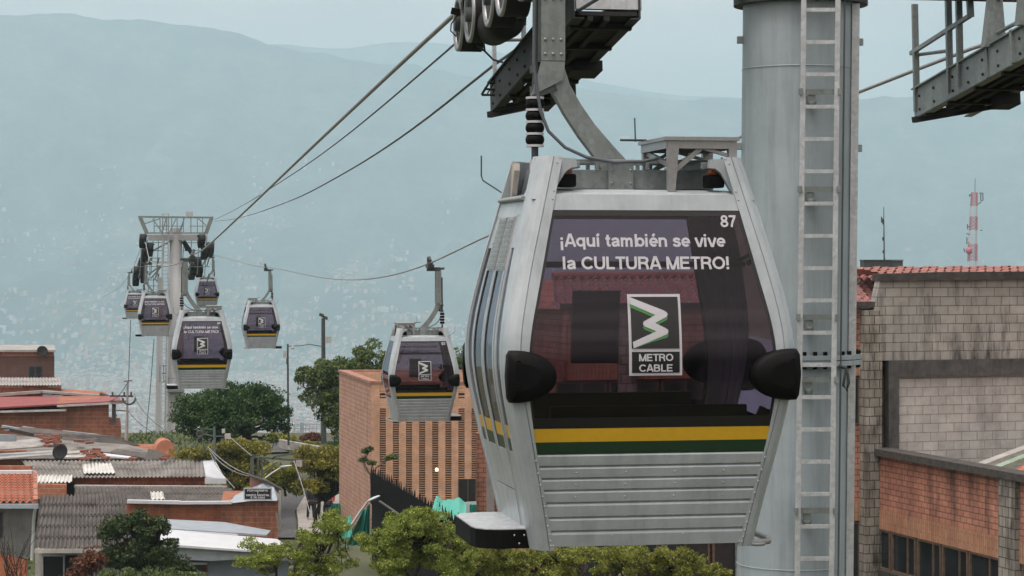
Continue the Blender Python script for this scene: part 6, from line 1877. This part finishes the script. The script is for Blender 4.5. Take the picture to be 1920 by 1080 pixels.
# olive tree over the people
b0 = P(600, 990, 99)
tree('olive_tree', b0, px_blobs(99, b0, [(620, 868, 62, 30), (590, 880, 40, 28), (660, 890, 46, 36), (625, 905, 70, 26), (690, 905, 26, 24), (575, 850, 30, 14), (640, 846, 34, 14)]), .075, 24000, M['leaf_olive'],
     'spreading brownish olive tree over the pavement, left of the black fence', clump=.27, nclump=180, trunk_r=.065, fork=1.15, limbs=40, seed=15, shell=.35, trunks=2, spread=.3)
b0 = P(735, 900, 80)
def sprig(b0, ends, mat_, label, leaf=.05, per=260, r_=.16, name='young_tree', cat='tree', tr=.03, group=None, seed=5):
    root = empty(name, b0, 0, label, cat, group); tb = MB(); pts = []; rs = np.random.RandomState(seed)
    for e in ends:
        pl = [Vector(p) - Vector(b0) for p in e]
        tb.tube(pl, [tr * (1 - .7 * i / (len(pl) - 1)) + .004 for i in range(len(pl))], 6)
        c = np.array(pl[-1]); d = rs.normal(size=(per, 3)); d /= np.linalg.norm(d, axis=1)[:, None]
        pts.append(c + d * (r_ * rs.uniform(.1, 1, per) ** .6)[:, None] * np.array([1.4, 1.2, .7]))
    leaf_cloud('crown', np.concatenate(pts), leaf, mat_, root, seed); tb.build('trunk', M['bark_lite'], root); return root
S = lambda x, y, Y=79: P(x, y, Y)
sprig(P(696, 905, 79), [[S(696, 905), S(694, 890), S(683, 876), S(681, 862)], [S(696, 905), S(694, 890), S(684, 870), S(685, 846)], [S(696, 905), S(695, 893), S(708, 874), S(729, 858)], [S(708, 876), S(716, 870), S(738, 856)], [S(694, 890), S(700, 880), S(697, 868)], [S(684, 862), S(690, 850), S(692, 842)]], M['leaf_mid'], 'young tree with tufted twigs standing against the slotted brick building', per=200, r_=.13)

# foreground trees with tufted twigs
def tufted(b0, Y, tips, forks, label, mat_, leaf=.027, per=125, r_=.105, seed=21, group='olive green trees along the bottom', tr=.042):
    root = empty('tufted_tree', b0, 0, label, 'tree', group); tb = MB(); pts = []; rs = np.random.RandomState(seed)
    base = Vector((0, 0, 0)); fk = [Vector(P(x, y, Y + dy)) - Vector(b0) for x, y, dy in forks]
    for f_ in fk: tb.tube(bend(base, f_, .1, 5, .03), [tr * (1 - .45 * i / 5) for i in range(6)], 8)
    for x, y, hw, hh, nt in tips:
        for _ in range(max(3, int(nt * .5))):
            a, rr = rs.uniform(0, 2 * math.pi), rs.uniform(0, 1) ** .5
            p = Vector(P(x + hw * rr * math.cos(a), y + hh * rr * math.sin(a), Y + rs.uniform(-1.3, 1.3))) - Vector(b0)
            f_ = min(fk, key=lambda q_: (q_ - p).length)
            pl = bend(f_, p, rs.uniform(-.05, .15), 5, .04)
            tb.tube(pl, [tr * .38 * (1 - .85 * i / 5) + .003 for i in range(6)], 5, cap=False)
            for t, k in ((1.0, 1.0), (.8, .6), (.6, .4)):
                c = np.array(pl[0].lerp(pl[-1], t)) if t < 1 else np.array(pl[-1])
                c = np.array(pl[min(5, int(round(t * 5)))])
                n_ = int(per * k)
                d = rs.normal(size=(n_, 3)); d /= np.linalg.norm(d, axis=1)[:, None]
                pts.append(c + d * (r_ * (.6 + .4 * k) * rs.uniform(.05, 1, n_) ** .55)[:, None] * np.array([1.5, 1.2, .8]))
    leaf_cloud('crown', np.concatenate(pts), leaf, mat_, root, seed); tb.build('trunk', M['bark'], root); return root
YF = 42
b0 = P(525, 1250, YF)
tufted(b0, YF, [(482, 1052, 38, 14, 20), (545, 1040, 45, 14, 22), (590, 1018, 36, 18, 24), (620, 990, 36, 18, 22), (628, 968, 20, 10, 10), (470, 1018, 14, 10, 5), (560, 1072, 90, 12, 26), (500, 1035, 18, 14, 8), (640, 1060, 40, 16, 12)], [(518, 1068, 0), (556, 1050, .3), (600, 1040, -.3), (630, 1000, 0), (560, 1100, 0)],
       'light green tufted tree at the bottom, its branches reaching right past the white metal roof', M['tuft_fresh'])
b0 = P(760, 1260, YF - 1)
tufted(b0, YF - 1, [(770, 962, 40, 14, 22), (690, 1005, 16, 10, 8), (790, 975, 34, 12, 18), (732, 992, 22, 16, 14), (760, 1000, 44, 18, 26), (830, 1000, 36, 18, 22), (715, 1030, 32, 18, 20), (780, 1042, 70, 22, 44), (860, 1030, 50, 20, 32), (730, 1070, 60, 14, 24), (840, 1068, 70, 14, 34), (820, 962, 22, 10, 8)], [(704, 1040, 0), (745, 1030, .3), (790, 1020, -.3), (838, 1035, .2), (870, 1050, 0), (760, 1080, 0)],
       'dense light green tufted tree below the black fence, left of the cabin step', M['tuft_fresh'], seed=22)
b0 = P(985, 1260, YF + 2)
tufted(b0, YF + 2, [(925, 1024, 34, 18, 26), (965, 1046, 60, 14, 34), (1030, 1040, 50, 12, 36), (905, 1060, 46, 16, 24), (1090, 1040, 40, 12, 28), (1000, 1075, 110, 10, 40), (1060, 1070, 60, 10, 22)], [(945, 1062, 0), (1000, 1075, .3), (1055, 1065, -.2), (1095, 1075, 0)],
       'olive tufted tree directly under the near gondola, left half', M['tuft_olive'], seed=23, leaf=.032)
b0 = P(1210, 1270, YF + 4)
tufted(b0, YF + 4, [(1140, 1040, 40, 12, 28), (1200, 1036, 44, 12, 32), (1260, 1040, 36, 12, 28), (1300, 1050, 30, 12, 22), (1170, 1070, 60, 10, 24), (1270, 1072, 50, 12, 22), (1215, 1062, 60, 14, 26)], [(1165, 1070, 0), (1215, 1065, .3), (1260, 1068, -.2)],
       'olive tufted tree directly under the near gondola, right half', M['tuft_olive'], seed=24, leaf=.032)
b0 = P(1335, 1270, YF + 6)
tufted(b0, YF + 6, [(1330, 1068, 26, 12, 14), (1352, 1078, 14, 8, 6)], [(1332, 1090, 0)], 'small olive treetop beside the foot of the near pole', M['tuft_olive'], seed=25, leaf=.034)

# dark garden tree in front of the ribbed roof
b0 = P(275, 1230, 70)
tree('garden_tree', b0, px_blobs(70, b0, [(250, 990, 62, 26), (205, 1000, 30, 18), (300, 985, 30, 20), (262, 968, 22, 10), (270, 1030, 60, 36), (310, 1050, 40, 40), (225, 1055, 50, 40), (340, 1075, 30, 24)]), .055, 17000, M['leaf_garden'],
     'dark leafy garden tree in front of the large dark ribbed roof', clump=.19, nclump=170, trunk_r=.07, fork=1.6, limbs=40, seed=31, shell=.3)
b0 = P(170, 1240, 69)
tree('reddish_shrub', b0, px_blobs(69, b0, [(160, 1062, 26, 24), (175, 1050, 18, 20), (140, 1078, 24, 16)]), .055, 2600, M['leaf_red'], 'reddish brown shrub by the dark doorway, left of the garden tree', 'shrub', clump=.2, nclump=34, trunk_r=.04, fork=1.2, limbs=16, seed=32, shell=.3)
b0 = P(290, 1240, 66)
tree('garden_shrub', b0, px_blobs(66, b0, [(230, 1085, 60, 26), (300, 1095, 60, 26), (360, 1100, 50, 20)]), .055, 6000, M['leaf_mid'], 'mid green shrub along the lower edge below the garden tree', 'shrub', clump=.2, nclump=60, trunk_r=.04, fork=1.0, seed=33, shell=.3)
# bare twigs at the lower left
tb = empty('bare_shrub', P(25, 1110, 74), 0, 'leafless twiggy shrub in front of the grey stucco house', 'shrub')
mb = MB(); rs = np.random.RandomState(41)
for i in range(26):
    x, y = rs.uniform(-15, 70), rs.uniform(985, 1060)
    pl = bend(Vector((rs.uniform(-.2, .2), 0, 0)), P(x, y, 74 + rs.uniform(-.6, .6)) - tb.location, .15, 6, .05)
    mb.tube(pl, [.012 * (1 - .8 * k / 6) + .003 for k in range(7)], 4, cap=False)
    mb.tube(bend(pl[3], pl[3] + Vector((rs.uniform(-.3, .3), 0, rs.uniform(.1, .4))), .05, 3, .02), .004, 4, cap=False)
mb.build('twigs', M['bark'], tb)
# low planting by the crest
for i, (x, y, w0, h0, mt, lab) in enumerate(((583, 822, 18, 8, 'leaf_red', 'dark red bush on the crest beside the railing'), (520, 822, 30, 6, 'leaf_fresh', 'low green hedge on the crest right of the round tree'), (578, 838, 26, 8, 'leaf_olive', 'low olive hedge along the grey kerb wall'), (632, 838, 30, 12, 'leaf_dark', 'dark bush at the foot of the slotted brick building'))):
    Yb = 138 - 3 * (i > 1); b0 = P(x, y + h0 * 1.5, Yb)
    tree('crest_bush', b0, px_blobs(Yb, b0, [(x, y, w0, h0), (x + w0 * .5, y + 2, w0 * .6, h0 * .8)]), .10, 1800, M[mt], lab, 'bush', clump=.28, nclump=30, trunk_r=.04, fork=.15, seed=50 + i, shell=.3, limbs=8)
b0 = P(570, 1075, 46)
tree('white_shrub', b0, px_blobs(46, b0, [(570, 1052, 14, 14), (560, 1068, 16, 10), (578, 1072, 12, 10)]), .03, 900, M['letter'], 'shrub with white blossom among the tufted trees at the bottom', 'shrub', clump=.06, nclump=22, trunk_r=.02, fork=.05, seed=61, shell=.2)
# grass and weeds on the slope
pts = []
rs = np.random.RandomState(71)
for _ in range(16000):
    y = rs.uniform(84, 150); x = rs.uniform(-24, 0)
    if -17 < x < -5.0 and fbm(x, y, 4.0, 3) < -.1: continue
    pts.append((x, y, ground_z(x, y) + rs.uniform(0, .12)))
inside = []
def near_road(p):
    for (a, b_) in zip(RL, RR):
        if abs(p[1] - (a[1] + b_[1]) / 2) < 5 and min(a[0], b_[0]) - 1.0 < p[0] < max(a[0], b_[0]) + 4.0: return True
    return False
pts = np.array([p for p in pts if not near_road(p) and not (p[1] > 129 and -17 < p[0] < -5)])
g = leaf_cloud('grass', pts, .14, M['leaf_mid'], None, 72, -.3)
tag(g, 'tufts of grass and weeds on the hillside', 'grass', kind='stuff')
# ================================================================ PEOPLE ON THE PAVEMENT
def skinned(name, verts, edges, radii, mat_, parent, root_i=0):
    me = bpy.data.meshes.new(name); me.from_pydata(verts, edges, []); me.materials.append(mat_)
    o = bpy.data.objects.new(name, me); COL.objects.link(o); o.parent = parent
    o.modifiers.new('skin', 'SKIN'); sub_ = o.modifiers.new('smooth', 'SUBSURF'); sub_.levels = 2; sub_.render_levels = 2
    if not me.skin_vertices: 
        with bpy.context.temp_override(object=o, active_object=o): bpy.ops.mesh.customdata_skin_add()
    for i, sv in enumerate(me.skin_vertices[0].data):
        r_ = radii[i]; sv.radius = r_ if isinstance(r_, tuple) else (r_, r_); sv.use_root = (i == root_i)
    return o
def person(px, py, label, top, legs, head, hair, rz=0.0, step=.16, h=1.68):
    x, y = gpt(px, py); k = h / 1.7
    root = empty('person', (x, y, ground_z(x, y) + .22), rz, label, 'person', 'people on the pavement')
    V = lambda *a: tuple(c * k for c in a)
    vs = [V(0, 0, .92), V(0, 0, 1.12), V(0, 0, 1.32), V(0, .01, 1.43), V(0, -.01, 1.52), V(0, -.02, 1.62),
          V(.10, 0, .86), V(.11, -step * .5, .48), V(.11, -step * .6, .08), V(.11, -step * .6 - .14, .04),
          V(-.10, 0, .86), V(-.11, step * .4, .48), V(-.11, step, .09), V(-.11, step - .13, .04),
          V(.19, .0, 1.38), V(.24, .06, 1.12), V(.23, -.04, .90), V(.23, -.08, .82),
          V(-.19, .0, 1.38), V(-.24, -.05, 1.12), V(-.22, -.16, .93), V(-.22, -.20, .86)]
    ed = [(0, 1), (1, 2), (2, 3), (3, 4), (4, 5), (0, 6), (6, 7), (7, 8), (8, 9), (0, 10), (10, 11), (11, 12), (12, 13), (2, 14), (14, 15), (15, 16), (16, 17), (2, 18), (18, 19), (19, 20), (20, 21)]
    rd = [(.15, .11), (.135, .10), (.16, .11), .055, .06, .085, .085, .055, .04, .035, .085, .055, .04, .035, .055, .042, .032, .035, .055, .042, .032, .035]
    skinned('body', vs, ed, [tuple(q * k for q in r_) if isinstance(r_, tuple) else r_ * k for r_ in rd], M['skin'], root)
    ti = [0, 1, 2, 14, 15, 18, 19, 16, 20]
    skinned('shirt', [vs[i] for i in ti], [(0, 1), (1, 2), (2, 3), (3, 4), (2, 5), (5, 6), (4, 7), (6, 8)], [(.185 * k, .15 * k), (.175 * k, .14 * k), (.20 * k, .15 * k), .085 * k, .07 * k, .085 * k, .07 * k, .05 * k, .05 * k], top, root)
    li = [0, 6, 7, 8, 10, 11, 12]
    skinned('trousers', [vs[i] for i in li], [(0, 1), (1, 2), (2, 3), (0, 4), (4, 5), (5, 6)], [(.18 * k, .14 * k), .115 * k, .08 * k,   .065 * k, .115 * k, .08 * k, .065 * k], legs, root)
    hm = MB(); c = Vector(V(0, -.012, 1.645)); r_ = .098 * k
    hm.lathe(c, [(r_ * 1.02, -.02 * k), (r_ * 1.06, .01 * k), (r_ * .95, .055 * k), (r_ * .6, .09 * k), (0, .105 * k)], 16)
    if head == 'cap': hm.poly_prism([c + Vector(V(-.07, -.08, .0)), c + Vector(V(.07, -.08, .0)), c + Vector(V(.05, -.17, -.01)), c + Vector(V(-.05, -.17, -.01))], (0, 0, .012))
    else: hm.lathe(c + Vector(V(0, .035, -.05)), [(0, -.05 * k), (r_ * .8, -.03 * k), (r_ * .95, .03 * k), (r_ * .9, .06 * k)], 14)
    hm.build('cap' if head == 'cap' else 'hair', hair, root)
    fm = MB(); f0 = c + Vector(V(0, -.09, -.03))
    fm.add([f0 + Vector(V(-.012, .01, -.03)), f0 + Vector(V(.012, .01, -.03)), f0 + Vector(V(0, -.02, -.025)), f0 + Vector(V(0, .005, .02))], [(0, 1, 2), (0, 2, 3), (1, 3, 2), (0, 3, 1)])
    fm.build('nose', M['skin'], root)
    return root
M['skin'] = mat_plain('skin', (.28, .15, .10), .6, var=.06)
cl_dark = mat_plain('dark_cloth', (.015, .017, .022), .9, var=.2)
person(583, 983, 'person in dark clothes and a white cap walking on the pavement, left of another', cl_dark, cl_dark, 'cap', M['white_metal'], rz=.5)
person(594, 981, 'person in dark clothes and a white cap right beside the first walker', mat_plain('grey_cloth', (.05, .05, .055), .9), cl_dark, 'cap', M['white_metal'], rz=.2, step=.10)
person(617, 984, 'person in a red shirt and dark trousers under the olive tree', mat_plain('red_cloth', (.42, .035, .045), .85), cl_dark, 'hair', mat_plain('brown_hair', (.10, .05, .03), .8), rz=-.4, step=.2)
